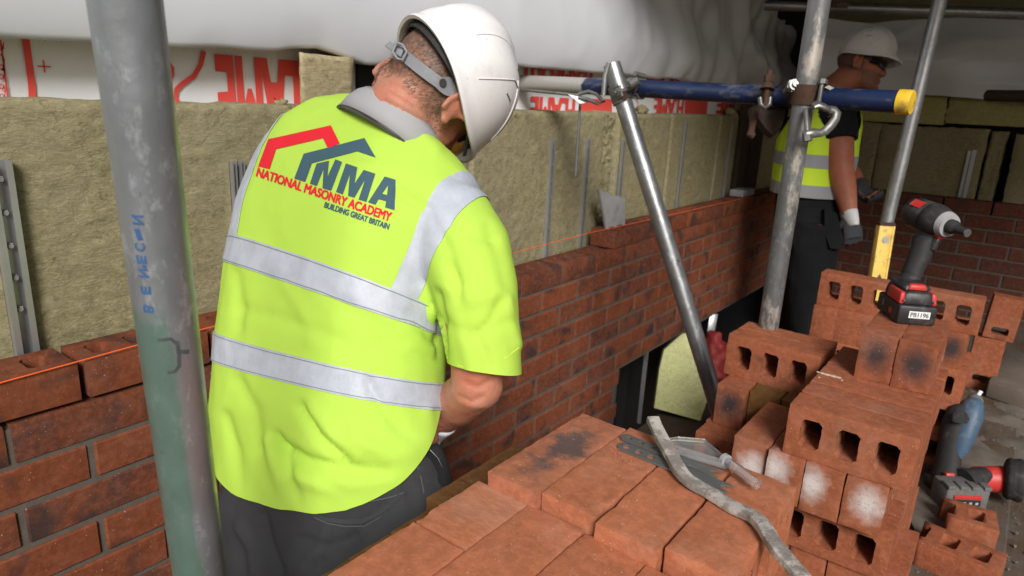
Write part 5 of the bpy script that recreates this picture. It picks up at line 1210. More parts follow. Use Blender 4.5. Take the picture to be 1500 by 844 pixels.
def hand(mb, wrist, d, up, size=1.0, curl=0.6, thumb=1):
    """palm with four curled fingers and a thumb; d = along the hand, up = back of the hand"""
    d = d.normalized(); up = (up - d * up.dot(d)).normalized(); s = d.cross(up)
    Mx = Matrix.Identity(4)
    for i in range(3): Mx[i][0] = d[i]; Mx[i][1] = s[i]; Mx[i][2] = up[i]; Mx[i][3] = wrist[i]
    T = lambda x, y, z: Mx @ Vector((x * size, y * size, z * size))
    mb.tube([T(-0.02, 0, 0), T(0.02, 0, 0.002), T(0.06, 0, 0.004), T(0.092, 0, 0.001)], [(0.026 * size, 0.018 * size), (0.034 * size, 0.018 * size), (0.042 * size, 0.017 * size), (0.038 * size, 0.013 * size)], 16, flat=s)
    for k, (y, l) in enumerate(((-0.031, 0.058), (-0.0105, 0.074), (0.0105, 0.080), (0.031, 0.070))):
        a = 0.25 + 0.1 * k; p = [(0.082, y, 0)]; c = curl * (0.9 + 0.08 * k); ang = 0
        for seg, f in enumerate((0.45, 0.32, 0.23)):
            ang += c * (0.8, 1.2, 0.8)[seg]; q = p[-1]; p.append((q[0] + l * f * math.cos(ang), q[1], q[2] - l * f * math.sin(ang)))
        mb.tube([T(*q) for q in p], [0.0105 * size, 0.0100 * size, 0.0092 * size, 0.0075 * size], 10)
    y = -0.036 * thumb
    mb.tube([T(0.015, y * 0.7, -0.004), T(0.045, y * 1.35, -0.020), T(0.072, y * 1.5, -0.032), T(0.092, y * 1.35, -0.040)], [0.015 * size, 0.0125 * size, 0.0108 * size, 0.0085 * size], 10)
def head_parts(mb, H, neck_to, nr=0.058, ears=True):
    """H maps head space (x right, y face, z up, metres) to the world"""
    e = lambda c, r: mb.ell(c, r, H)
    e((0, -0.008, 0.035), (0.077, 0.098, 0.090)); e((0, 0.040, -0.015), (0.064, 0.062, 0.085)); e((0, 0.052, -0.075), (0.046, 0.046, 0.036)); e((0, 0.020, -0.055), (0.058, 0.060, 0.055))
    e((0, 0.104, -0.022), (0.013, 0.020, 0.018)); e((0, 0.100, 0.000), (0.009, 0.014, 0.026)); e((0, 0.084, 0.026), (0.050, 0.018, 0.013)); e((0, 0.097, -0.056), (0.022, 0.010, 0.006)); e((0, 0.096, -0.066), (0.020, 0.010, 0.006)); e((0, 0.094, -0.096), (0.020, 0.014, 0.014))
    for s in (-1, 1):
        e((s * 0.030, 0.078, -0.030), (0.022, 0.022, 0.022))
        if ears:
            e((s * 0.078, -0.006, -0.012), (0.011, 0.017, 0.027))
            rim = []
            for i in range(15):
                a = R(-75 + 255 * i / 14); rim.append(H @ Vector((s * (0.083 + 0.010 * (0.5 - 0.5 * math.cos(a + 0.6))), -0.010 - 0.0195 * math.sin(a + R(90)) * -1 * -1, -0.008 + 0.033 * math.sin(a))))
            mb.tube(rim, [0.0048] * 15, 8); e((s * 0.082, 0.004, -0.036), (0.006, 0.009, 0.009))
    a = H @ Vector((0, -0.018, -0.03)); b = Vector(neck_to)
    mb.tube([a, a.lerp(b, 0.5), b, b + (b - a) * 0.12], [nr, nr, nr * 1.05, nr * 1.05], 20)
def hair_attr(me, H, parts):
    inv = H.inverted(); at_ = me.attributes.new('hair', 'FLOAT', 'POINT'); vals = []
    for v in me.vertices:
        p = inv @ v.co; f = 0.0
        if abs(p.x) < 0.13 and abs(p.y) < 0.15 and -0.2 < p.z < 0.2:
            a = min(1, max(0, (p.z + 0.055 + 0.25 * min(0, p.y + 0.05)) / 0.03)); b = min(1, max(0, (0.030 - p.y + 0.4 * max(0, p.z - 0.02)) / 0.025)); f = a * b
            if abs(p.x) > 0.0795 and p.z < 0.03 and abs(p.y) < 0.035: f = 0
            if parts and p.y > 0.02 and -0.12 < p.z < -0.03: f = max(f, parts)
        vals.append(f)
    at_.data.foreach_set('value', vals)
def helmet(root, HH, mat, rx=0.116, ry=0.140, h=0.150, ridge=0.005):
    """shell with rim, peak and raised crown band; HH: x right, y front, z up, origin at rim centre"""
    n = 56; rings = []
    prof = [(0.985, 0.0, -0.004), (1.03, 0.0, -0.004), (1.03, 0.0, 0.002), (1.0, 0.0, 0.006)] + [(1.0, i / 16, 0.006) for i in range(1, 17)]
    def pt(k, f, t, z0, inner=0.0):
        a = 2 * math.pi * k / n; c, s = math.cos(a), math.sin(a)
        q = math.cos(t * math.pi / 2) ** 0.72 if t < 1 else 0.02
        x = (rx - inner) * f * q * c; y = (ry - inner) * f * q * s; z = z0 + (h - inner) * math.sin(t * math.pi / 2) ** 1.05
        if t < 0.12 and s > 0: y += 0.035 * (s ** 5) * (1 - t / 0.12); z -= 0.006 * s ** 5 * (1 - t / 0.12)
        if t < 0.3: z += (0.010 * max(0, -s) ** 2 - 0.012 * abs(c) ** 4) * (1 - t / 0.3)
        if t > 0.08: 
            w_ = 1 / (1 + math.exp((abs(x) - 0.030) / 0.0022)); g = min(1, (t - 0.08) / 0.15) * (1 if not inner else 0)
            z += ridge * w_ * g; y += ridge * 0.7 * w_ * g * s * q
            w2 = 1 / (1 + math.exp((abs(abs(x) - 0.070) - 0.010) / 0.003)); x += math.copysign(0.0025, x) * w2 * g * min(1, q * 1.4)
        return HH @ Vector((x, y, z))
    for f, t, z0 in prof: rings.append([pt(k, f, t, z0) for k in range(n)])
    inn = [[pt(k, 0.97, t, 0.004, 0.003) for k in range(n)] for t in [i / 10 for i in range(11)][::-1]]
    mb = MB(); mb.loft(rings + inn + [rings[0]], False)
    o = mb.build('shell', M[mat], root, smooth=True); autosmooth(o.data, 70)
    tr = bvh(o.data); off = o.location; cen_ = HHM_c = HH @ Vector((0, 0, 0.02))
    def surf(d, e=0.0004):
        h = tr.ray_cast(HH @ (Vector((0, 0, 0.02)) + d.normalized() * 0.6), -(HH.to_3x3() @ d.normalized())); return None if h[0] is None else h[0] + h[1] * e
    def seam(ds, r):
        P = [surf(Vector(d)) for d in ds]; P = [p for p in P if p is not None]
        if len(P) > 2: m_ = MB(); m_.tube(P, [(r, r * 1.3)] * len(P), 6); m_.build('moulded_seam', M[mat], o, smooth=True)
    for s_ in (-1, 1):
        seam([(s_ * 0.36, math.cos(a) * 1.0, math.sin(a) + 0.02) for a in [R(20 + 140 * i / 24) for i in range(25)]], 0.0011)
        seam([(s_, 0.75 - 0.02 * i * i * 0.1 - 0.05 * i, 0.10 + 0.085 * i) for i in range(13)], 0.0010)
        seam([(s_, -0.85 + 0.05 * i, 0.12 + 0.07 * i) for i in range(13)], 0.0010)
        for j in range(3):
            p = surf(Vector((s_ * (0.62 + 0.12 * j), -0.22 + 0.02 * j, 0.92 - 0.22 * j)), 0.0003)
            q = surf(Vector((s_ * (0.60 + 0.12 * j), -0.02 + 0.02 * j, 0.95 - 0.22 * j)), 0.0003)
            if p and q: m_ = MB(); m_.tube([p, q], [(0.0022, 0.0012)] * 2, 8); m_.build('vent_slot', M['strap'], o, smooth=True)
    return o
def cam_frame(r, u, o):
    """frame from camera-space right and up vectors (x right, y down, z forward)"""
    W = lambda q: (AX_R * q[0] + AX_D * q[1] + AX_F * q[2])
    rv = W(r).normalized(); uv = W(u); uv = (uv - rv * uv.dot(rv)).normalized(); fv = uv.cross(rv); m = Matrix.Identity(4)
    for i in range(3): m[i][0] = rv[i]; m[i][1] = fv[i]; m[i][2] = uv[i]; m[i][3] = o[i]
    return m

# ---- worker bending over the wall
FOOT = Vector((0.12, -0.40, 0.0))
P1 = thing('person', 'person in yellow high visibility shirt and white helmet, seen from behind bending over the wall', 'person', tuple(FOOT))
ST = [(346, 800, 1.15, 660, 735, 1.00, 0.118), (342, 700, 1.15, 652, 650, 1.00, 0.126), (338, 600, 1.16, 638, 575, 1.005, 0.130), (347, 495, 1.17, 640, 495, 1.015, 0.130), (358, 395, 1.18, 650, 405, 1.02, 0.128), (372, 310, 1.18, 672, 345, 1.02, 0.122), (395, 238, 1.18, 704, 300, 1.03, 0.110), (424, 184, 1.18, 698, 266, 1.05, 0.092), (460, 158, 1.17, 674, 234, 1.07, 0.072), (512, 150, 1.16, 642, 212, 1.09, 0.056)]
SLV = [(655, 318, 1.035, 0.070), (682, 365, 1.005, 0.069), (697, 425, 0.985, 0.0635), (705, 480, 0.980, 0.0570), (710, 530, 0.980, 0.0545), (713, 580, 0.982, 0.0545)]
LSL = [(432, 235, 1.24, 0.056), (428, 300, 1.29, 0.056), (432, 380, 1.34, 0.054), (440, 450, 1.38, 0.052)]
def shirt_base(sleeves=True):
    mb = MB(); mb.loft(torso_rings(ST), True)
    if sleeves:
        mb.tube([dep(u, v, z) for u, v, z, r in SLV], [r for *_, r in SLV], 24); mb.tube([dep(u, v, z) for u, v, z, r in LSL], [r for *_, r in LSL], 24)
    return mb
FOLDS = [([(404, 640), (418, 680), (430, 712), (438, 742)], -0.0075, 7), ([(392, 645), (405, 690), (415, 738)], 0.004, 9), ([(440, 596), (468, 641), (505, 675)], -0.0065, 7), ([(455, 598), (490, 640), (525, 668)], 0.004, 10), ([(412, 656), (450, 676), (500, 688), (567, 692)], -0.0085, 8), ([(430, 700), (480, 714), (540, 712), (590, 700)], 0.006, 12), ([(430, 672), (470, 700), (500, 718)], -0.004, 6),
         ([(520, 640), (570, 668), (620, 668)], 0.006, 14), ([(585, 280), (610, 298), (632, 308)], -0.004, 6), ([(560, 150), (600, 180), (640, 218)], 0.003, 8), ([(600, 462), (622, 480), (640, 500)], -0.005, 8), ([(560, 500), (600, 520), (640, 528)], -0.003, 9), ([(640, 430), (646, 470), (648, 520)], -0.006, 6), ([(668, 470), (680, 500), (690, 545)], 0.003, 8), ([(735, 440), (720, 470), (700, 490)], -0.003, 7),
         ([(350, 560), (372, 600), (380, 660)], -0.0035, 9), ([(330, 610), (345, 660), (352, 710)], -0.004, 8), ([(420, 210), (470, 222), (540, 228)], -0.0016, 10), ([(480, 430), (540, 470), (590, 500)], -0.0025, 10), ([(350, 452), (420, 470), (500, 500)], -0.0022, 10), ([(628, 600), (637, 625), (636, 652)], 0.006, 8), ([(640, 330), (662, 380), (672, 430)], -0.003, 8), ([(715, 330), (730, 370), (740, 420)], -0.002, 8), ([(660, 330), (690, 345), (725, 350)], -0.0030, 7), ([(655, 420), (690, 440), (735, 430)], 0.0025, 10), ([(652, 470), (690, 492), (750, 470)], -0.0025, 8), ([(745, 440), (752, 480), (758, 505)], 0.003, 7), ([(655, 385), (668, 410), (672, 440)], -0.0035, 6), ([(700, 500), (712, 520), (716, 540)], -0.003, 6), ([(420, 420), (450, 470), (455, 500)], 0.002, 10), ([(540, 560), (560, 600), (600, 640)], -0.0035, 8), ([(345, 400), (352, 450), (350, 480)], -0.003, 8)]
def finish_shirt(me, hemcut=True):
    t0 = bvh(me); a, b, c = hit(t0, 352, 731) , hit(t0, 445, 751), hit(t0, 628, 660) or hit(t0, 615, 668)
    ins = dep(500, 400, 1.1); hp = plane3(a, b, c, ins)
    global HEM
    HEM = hp
    def f(bm): cut(bm, *hp)
    wrinkle(me, 0.0022, 9, (1, 1, 0.6)); folds(me, FOLDS)
    def crease(bm):
        bm.normal_update()
        for v in bm.verts:
            q = v.co * 15 + Vector((0.8 * noise.noise(v.co * 9), 0, 0)); q.z *= 0.55
            v.co += v.normal * (0.0030 * max(0, 0.35 - abs(noise.noise(q))) - 0.0007 + 0.0016 * max(0, 0.3 - abs(noise.noise(q * 2.3 + Vector((5, 1, 2))))))
    editmesh(me, crease); editmesh(me, f)
    return me
cuffd = (dep(709, 580, 0.982) - dep(703, 480, 0.98)).normalized()
shm = finish_shirt(remesh(shirt_base(True), 0.0075, 8, 0.6))
def cuff(bm):
    # open the right cuff: only the sleeve lies beyond this plane near the arm
    co = dep(706, 538, 0.98); no = (cuffd + AX_R * -0.22).normalized()
    q0 = dep(705, 480, 0.98)
    sel = [v for v in bm.verts if pix(v.co)[1] > 490 and ((v.co - q0) - cuffd * (v.co - q0).dot(cuffd)).length < 0.066]
    geom = set(sel); es = [e for e in bm.edges if all(v in geom for v in e.verts)]; fs = [f for f in bm.faces if all(v in geom for v in f.verts)]
    bmesh.ops.bisect_plane(bm, geom=sel + es + fs, plane_co=co, plane_no=no, clear_outer=True)
editmesh(shm, cuff)
TREE = bvh(shm)
shirt = put('shirt', shm, 'hivis', P1)
sol = None
# torso only surface for the reflective bands
tom = finish_shirt(remesh(shirt_base(False), 0.0075, 8, 0.6))
TT = bvh(tom)
def hp_(pts):
    out = []
    for p in pts:
        h = hit(TREE, *p)
        if h is None: h = hit(TT, *p)
        if h is not None: out.append(h)
    return out
def band_between(name, planes, mat, parent, src, off=0.0022, flt=None):
    me = src.copy()
    def f(bm):
        for co, no in planes: cut(bm, co, no)
        if flt:
            bad = [fa for fa in bm.faces if not flt(fa.calc_center_median())]; bmesh.ops.delete(bm, geom=bad, context='FACES')
        bm.normal_update()
        for v in bm.verts: v.co += v.normal * off
        solid(bm, 0.0012)
    editmesh(me, f); me.polygons.foreach_set('use_smooth', [True] * len(me.polygons)); autosmooth(me, 50)
    o = put(name, me, mat, parent); return o
mid1 = dep(490, 410, 1.0); lo = dep(480, 700, 1.0); hi_ = dep(500, 200, 1.05)
def fit_plane(pts, inside):
    c = sum(pts, Vector()) / len(pts); e = (pts[-1] - pts[0]).normalized(); m_ = pts[len(pts) // 2] - pts[0]; n = e.cross(m_ - e * m_.dot(e)).normalized()
    if n.dot(inside - c) > 0: n = -n
    return c, n
ut = fit_plane(hp_([(352, 346), (480, 388), (632, 448)]), lo); ub = fit_plane(hp_([(345, 388), (480, 434), (630, 486)]), hi_)
lt = fit_plane(hp_([(322, 490), (460, 528), (628, 560)]), lo); lb = fit_plane(hp_([(318, 532), (460, 570), (622, 600)]), hi_)
band_between('reflective_band', [ut, ub], 'tape', shirt, tom); band_between('reflective_band', [lt, lb], 'tape', shirt, tom)
sl1 = hp_([(661, 249), (625, 330), (568, 411)]); sl2 = hp_([(692, 288), (655, 362), (608, 429)])
inr = hit(TREE, 640, 350); 
def edge_plane(pts, inside):
    e = (pts[-1] - pts[0]).normalized(); m_ = pts[1]; nn = TREE.find_nearest(m_)[1]; n = e.cross(nn).normalized()
    if n.dot(inside - m_) > 0: n = -n
    return sum(pts, Vector()) / 3, n
if len(sl1) == 3 and len(sl2) == 3:
    pa = edge_plane(sl1, inr); pb = edge_plane(sl2, inr)
    band_between('shoulder_band', [pa, pb, (ut[0], -ut[1])], 'tape', shirt, shm, 0.0022, lambda c: pix(c)[1] < 470 or (c - CAM).dot(AX_F) > 1.12)
q1 = hit(TREE, 378, 212) or hit(TREE, 386, 212); q2 = hit(TREE, 350, 330) or hit(TREE, 358, 330); q3 = q1
if q1 and q2 and q3:
    wdir = (dep(345, 310, 1.18) - dep(672, 345, 1.02)).normalized()
    c = (q1 + q2) / 2; e = (q2 - q1).normalized(); n = (wdir - e * wdir.dot(e)).normalized()
    band_between('shoulder_band', [(c, -n), (c + n * 0.055, n), (ut[0], -ut[1])], 'tape', shirt, tom, 0.0022)
# stitched hems
surf_strip('hem_stitch', TREE, [(655, 523), (672, 535), (690, 541), (715, 536), (740, 524), (760, 509)], 0.0012, 0.0006, 'hivis2', shirt)
def edge_line(plane, src, off, name='tape_stitch'):
    # stitched edge of a band: where the band's plane meets the camera side of the shirt
    bm = bmesh.new(); bm.from_mesh(src); r = bmesh.ops.bisect_plane(bm, geom=bm.verts[:] + bm.edges[:] + bm.faces[:], plane_co=plane[0] - plane[1] * 0.003, plane_no=plane[1])
    es = [e for e in r['geom_cut'] if isinstance(e, bmesh.types.BMEdge)]; mb = MB(); bm.normal_update(); q = 0
    for e in es:
        a, b = e.verts
        if (b.co - a.co).length < 1e-5: continue
        n = (a.normal + b.normal).normalized(); w_ = plane[1] * 0.0004
        mb.add([a.co + a.normal * off - w_, b.co + b.normal * off - w_, b.co + b.normal * off + w_, a.co + a.normal * off + w_], [(0, 1, 2, 3)])
    bm.free()
    if mb.v: mb.build(name, M['tape_edge'], shirt, fix=False)
for pl_ in (ut, ub, lt, lb): edge_line(pl_, tom, 0.0041)
# logo and words printed on the back
def on_shirt(bm, mat, fn=None, name='print', off=0.0012, parent=shirt):
    def m(x, y):
        u, v = fn(x, y) if fn else (x, y)
        return hit(TREE, u, v, off) or dep(u, v, 1.0)
    return decal(name, bm, m, M[mat], parent)
a8 = lambda P: [(360 + x / 4.22, 160 + y / 4.22) for x, y in P]
a6 = lambda P: [(430 + x / 6.03, 200 + y / 6.03) for x, y in P]
def logo(loops, mat, name): bm = poly2d(loops); gridcut(bm, 5, 5); on_shirt(bm, mat, None, name)
logo([a8([(80, 355), (142, 188), (528, 103), (583, 215), (508, 243), (478, 182), (190, 250), (150, 373)])], 'logo_red', 'red_roof_emblem')
logo([a6([(10, 375), (92, 157), (628, 18), (728, 190), (566, 135), (165, 240), (106, 404)])], 'logo_slate', 'slate_roof_emblem')
logo([a6([(148, 420), (207, 243), (316, 218), (303, 358), (372, 206), (431, 229), (335, 482), (260, 460), (268, 290), (209, 440)])], 'logo_slate', 'letter_n')
logo([a6([(378, 492), (465, 242), (566, 275), (541, 420), (622, 298), (725, 332), (645, 580), (577, 560), (635, 380), (540, 543), (484, 528), (500, 335), (437, 515)])], 'logo_slate', 'letter_m')
logo([a6([(660, 583), (806, 356), (902, 385), (893, 652), (810, 628), (818, 573), (753, 556), (725, 605)]), a6([(784, 508), (836, 432), (826, 520)])], 'logo_slate', 'letter_a')
def words(s, p0, p1, hgt, up, mat, bold):
    bm = text2d(s, bold, 1.0, 26); x0, x1, y0, y1 = bounds(bm)
    dx, dy = p1[0] - p0[0], p1[1] - p0[1]
    on_shirt(bm, mat, lambda x, y: (p0[0] + dx * (x - x0) / (x1 - x0) + up[0] * hgt * (y - y0) / (y1 - y0), p0[1] + dy * (x - x0) / (x1 - x0) + up[1] * hgt * (y - y0) / (y1 - y0)), 'lettering')
words('NATIONAL MASONRY ACADEMY', (375.2, 258.5), (571.5, 325), 13.6, (0.27, -0.96), 'logo_red', 0.045)
words('BUILDING GREAT BRITAIN', (474.8, 304.2), (569.2, 336.6), 8.6, (0.27, -0.96), 'logo_slate', 0.05)

# trousers with pockets
HIP = [(346, 690, 1.12, 630, 645, 1.01, 0.092), (336, 735, 1.125, 645, 668, 1.0, 0.104), (346, 790, 1.125, 656, 720, 1.0, 0.106), (356, 850, 1.12, 660, 790, 1.0, 0.114), (362, 910, 1.115, 655, 860, 1.005, 0.116)]
hipL = (dep(345, 910, 1.115).lerp(dep(655, 860, 1.005), 0.25)); hipR = (dep(345, 910, 1.115).lerp(dep(655, 860, 1.005), 0.74))
def leg_pts(h, fx, fy): return [h + Vector((0, 0, 0.05)), h, h.lerp(Vector((fx + 0.02, fy, 0.47)), 0.5), Vector((fx + 0.03, fy, 0.47)), Vector((fx, fy, 0.25)), Vector((fx - 0.01, fy, 0.07))]
feet = [(hipL.x - 0.02, min(-0.16, hipL.y)), (hipR.x - 0.02, max(-0.50, hipR.y))]
mb = MB(); mb.loft(torso_rings(HIP), True)
for h, (fx, fy) in zip((hipL, hipR), feet): mb.tube(leg_pts(h, fx, fy), [0.088, 0.090, 0.080, 0.072, 0.070, 0.072], 22)
trm = remesh(mb, 0.008, 6, 0.6); wrinkle(trm, 0.004, 8)
folds(trm, [([(440, 790), (480, 800), (520, 790)], -0.005, 6), ([(350, 770), (370, 800), (375, 840)], 0.005, 8), ([(480, 770), (470, 800), (440, 840)], 0.004, 8), ([(590, 700), (600, 720), (605, 735)], -0.004, 5), ([(385, 755), (392, 790), (410, 840)], -0.006, 6), ([(600, 690), (612, 700), (640, 708)], -0.004, 6), ([(560, 745), (520, 790), (470, 830)], -0.005, 12)])
TR = bvh(trm); trou = put('trousers', trm, 'denim', P1)
surf_strip('pocket_welt', TR, [(460, 752), (478, 761), (505, 763), (530, 762), (555, 752), (575, 736), (585, 725)], 0.006, 0.003, 'denim', trou)
surf_strip('pocket_seam', TR, [(462, 757), (480, 767), (508, 770), (534, 769), (560, 757)], 0.0012, 0.0035, 'stitch', trou)
surf_strip('waist_seam', TR, [(530, 735), (550, 732), (575, 727), (590, 722)], 0.0016, 0.0022, 'stitch', trou)
surf_strip('belt_loop', TR, [(531, 727), (532, 738)], 0.012, 0.004, 'denim', trou)
surf_strip('side_seam', TR, [(610, 680), (616, 700), (620, 722)], 0.0016, 0.002, 'stitch', trou)
surf_strip('side_pocket', TR, [(622, 664), (634, 676), (642, 692), (648, 712)], 0.012, 0.003, 'black_cloth', trou)
surf_strip('pocket_trim', TR, [(627, 662), (638, 674), (645, 690), (650, 710)], 0.003, 0.004, 'plastic_grey', trou)
for (fx, fy) in feet:
    mb = MB(); mb.tube([(fx - 0.075, fy, 0.05), (fx - 0.03, fy, 0.055), (fx + 0.04, fy, 0.055), (fx + 0.12, fy, 0.045), (fx + 0.185, fy, 0.035), (fx + 0.20, fy, 0.033)], [(0.034, 0.03), (0.045, 0.04), (0.05, 0.042), (0.04, 0.048), (0.03, 0.045), (0.012, 0.03)], 18, flat=(0, 0, 1)); mb.tube([(fx - 0.02, fy, 0.05), (fx - 0.012, fy, 0.16)], [0.05, 0.055], 16)
    me = remesh(mb, 0.006, 3); editmesh(me, lambda bm: [setattr(v.co, 'z', max(0.003, v.co.z)) for v in bm.verts]); put('boot', me, 'black_cloth', P1)

# body: one continuous surface
HC = dep(624, 137, 1.085)
HM = cam_frame((0.72, 0.46, -0.50), (0.64, -0.46, 0.61), HC)
neck_to = dep(583, 182, 1.15)
mb = MB(); mb.loft(torso_rings(ST[1:], 0.022), True)
head_parts(mb, HM, neck_to, 0.053)
elb = dep(697, 566, 0.992); wr = dep(646, 612, 1.10)
mb.tube([dep(665, 330, 1.04), dep(690, 420, 0.995), dep(703, 520, 0.985), elb + (elb - dep(703, 520, 0.985)) * 0.05, elb.lerp(wr, 0.45), wr, wr + (wr - elb) * 0.1], [0.055, 0.050, 0.043, 0.038, 0.037, 0.028, 0.026], 20)
mb.ell(elb + AX_R * 0.004, (0.036, 0.036, 0.036))
lel = dep(465, 470, 1.37); lwr = dep(560, 560, 1.36)
mb.tube([dep(440, 240, 1.24), dep(455, 380, 1.34), lel, lel.lerp(lwr, 0.5), lwr], [0.05, 0.045, 0.040, 0.036, 0.028], 18)
hd = (wr - elb).normalized(); hand(mb, wr + hd * 0.015, hd + AX_D * 0.25, AX_R, 0.9, 0.6); lhd = (lwr - lel).normalized(); hand(mb, lwr + lhd * 0.01, lhd, AX_D * -1, 0.9, 0.6, -1)
for h, (fx, fy) in zip((hipL, hipR), feet): mb.tube(leg_pts(h + Vector((0, 0, 0.05)), fx, fy), [0.065, 0.066, 0.058, 0.05, 0.05, 0.045], 16)
mb.loft(torso_rings(HIP, 0.03), True)
bdm = remesh(mb, 0.0042, 4, 0.5); hair_attr(bdm, HM, 0); folds(bdm, [([(575, 132), (600, 146), (640, 180)], -0.0022, 3), ([(562, 148), (590, 162), (625, 195)], -0.0020, 3), ([(590, 125), (625, 150), (652, 185)], -0.0014, 2.5), ([(612, 160), (640, 190), (655, 208)], 0.0014, 5), ([(672, 582), (690, 590), (708, 582)], -0.0025, 4), ([(680, 560), (700, 568), (715, 560)], -0.002, 4)]); wrinkle(bdm, 0.0007, 60)
BT_ = bvh(bdm)
body = put('body', bdm, 'skin', P1)
# creases in the neck
mb = MB(); hand(mb, wr + hd * 0.015, hd + AX_D * 0.25, AX_R, 1.0, 0.6); mb.tube([wr - hd * 0.012, wr + hd * 0.03], [(0.034, 0.031), (0.034, 0.028)], 16); put('glove', remesh(mb, 0.004, 2), 'glove_white', P1)
mb = MB(); hand(mb, lwr + lhd * 0.01, lhd, AX_D * -1, 1.0, 0.6, -1); mb.tube([lwr - lhd * 0.04, lwr + lhd * 0.02], [(0.036, 0.034), (0.034, 0.026)], 16); put('glove', remesh(mb, 0.004, 2), 'glove_white', P1)
# short hair
def stubble(me, H, mat, parent, n, ln, region):
    inv = H.inverted(); mb = MB(); fs = []
    for p in me.polygons:
        c = inv @ p.center
        if region(c): fs.append(p)
    rr = random.Random(3)
    for _ in range(n):
        p = rr.choice(fs); c = p.center + Vector((rr.uniform(-1, 1), rr.uniform(-1, 1), rr.uniform(-1, 1))) * 0.003; nrm = p.normal
        dn = (-(H.to_3x3() @ Vector((0, 0.3, 1)))); dn = (dn - nrm * dn.dot(nrm)).normalized()
        d = (nrm * 0.45 + dn + Vector((rr.uniform(-1, 1), rr.uniform(-1, 1), rr.uniform(-1, 1))) * 0.35).normalized() * ln * rr.uniform(0.5, 1.1); s = d.cross(nrm).normalized() * 0.00035
        mb.add([c - s, c + s, c + d], [(0, 1, 2)])
    o = mb.build('hair', M[mat], parent, fix=False); o['kind'] = 'stuff'; return o
stubble(bdm, HM, 'hair', P1, 9000, 0.009, lambda c: c.z > -0.055 + 0.02 * noise.noise(c * 40) and c.y < 0.035 and c.z < 0.12 and abs(c.x) < 0.082 and not (abs(c.x) > 0.074 and abs(c.y) < 0.03 and c.z < 0.028))
# helmet
HHM = cam_frame((0.57, 0.70, -0.42), (0.80, -0.57, 0.20), dep(646, 132, 1.105))
hm = helmet(P1, HHM, 'helmet', 0.104, 0.128, 0.122, 0.007); hm.name = 'hard_hat'
mb = MB()
rg = []
for k in range(40):
    a = 2 * math.pi * k / 40; rg.append([HHM @ Vector((x * math.cos(a), y * math.sin(a), z)) for x, y, z in ((0.095, 0.118, -0.002), (0.095, 0.118, 0.022), (0.092, 0.115, 0.022), (0.092, 0.115, -0.002))])
mb.loft(rg + [rg[0]], False); mb.build('sweatband', M['rubber'], hm, smooth=True)
# nape strap with its buckle
def strapline(pts, off, wd, mat, parent, name, z=None):
    P = []
    for u, v in pts:
        h = hit(BT_, u, v, off); P.append(h)
    known = [(i, (p - CAM).dot(AX_F)) for i, p in enumerate(P) if p is not None]
    for i, p in enumerate(P):
        if p is None:
            j, zz = min(known, key=lambda q: abs(q[0] - i)); P[i] = dep(*pts[i], zz + 0.004)
    P = smooth_path(P, 4); mb = MB(); rings = []
    for i, p in enumerate(P):
        t = (P[min(i + 1, len(P) - 1)] - P[max(0, i - 1)]).normalized(); vw = (CAM - p).normalized(); n = (vw - t * vw.dot(t)).normalized(); s = t.cross(n); ww = wd(i / (len(P) - 1)) / 2
        rings.append([p + s * (x * ww) + n * y for x, y in ((-1, 0), (1, 0), (1, 0.0022), (-1, 0.0022))])
    mb.loft(rings, True); return mb.build(name, M[mat], parent, bevel=0)
strapline([(588, 76), (601, 88), (620, 103), (638, 117), (650, 124), (668, 128), (686, 128), (700, 138), (708, 152)], 0.006, lambda t: 0.017 + 0.012 * max(0, 1 - abs(t - 0.55) / 0.13), 'strap', hm, 'nape_strap')
mb = MB(); zs = (hit(BT_, 601, 88) - CAM).dot(AX_F) if hit(BT_, 601, 88) else 1.02
mb.prism([dep(563, 67, zs - 0.002), dep(570, 60, zs - 0.002), dep(592, 71, zs - 0.008), dep(587, 84, zs - 0.008)], AX_F * 0.003); mb.build('strap_end', M['strap'], hm, bevel=0.001)
mb = MB(); bk = [dep(u, v, zs - 0.014) for u, v in [(581, 62), (590, 66), (596, 76), (590, 88), (582, 86), (575, 76)]]
mb.tube(bk + [bk[0]], 0.0022, 8); mb.build('buckle', M['strap'], hm, smooth=True)
hb = hit(BT_, 648, 120, 0.010)
if hb is not None:
    vw = (CAM - hb).normalized(); mb = MB(); mb.tube([hb - vw * 0.004, hb + vw * 0.0025], 0.0055, 16); mb.build('strap_stud', M['rubber'], hm, smooth=True)
# glasses
gl = MB(); S_ = lambda x, y, z: HM @ Vector((x, y, z))
for s in (-1, 1): gl.tube([S_(s * 0.086, -0.012, 0.014), S_(s * 0.085, 0.03, 0.016), S_(s * 0.075, 0.085, 0.014)], [(0.0045, 0.0018)] * 3, 8, flat=HM.to_3x3() @ Vector((0, 0, 1)))
gl.build('glasses_arm', M['plastic_black'], P1, smooth=True)
mb = MB(); rg = []
for i in range(17):
    a = R(-72 + 144 * i / 16); rg.append([S_(0.083 * math.sin(a), 0.028 + 0.088 * math.cos(a), z) for z in (0.026, -0.014)])
mb.loft(rg, False, close=False); o = mb.build('glasses', M['amber'], P1, smooth=True)
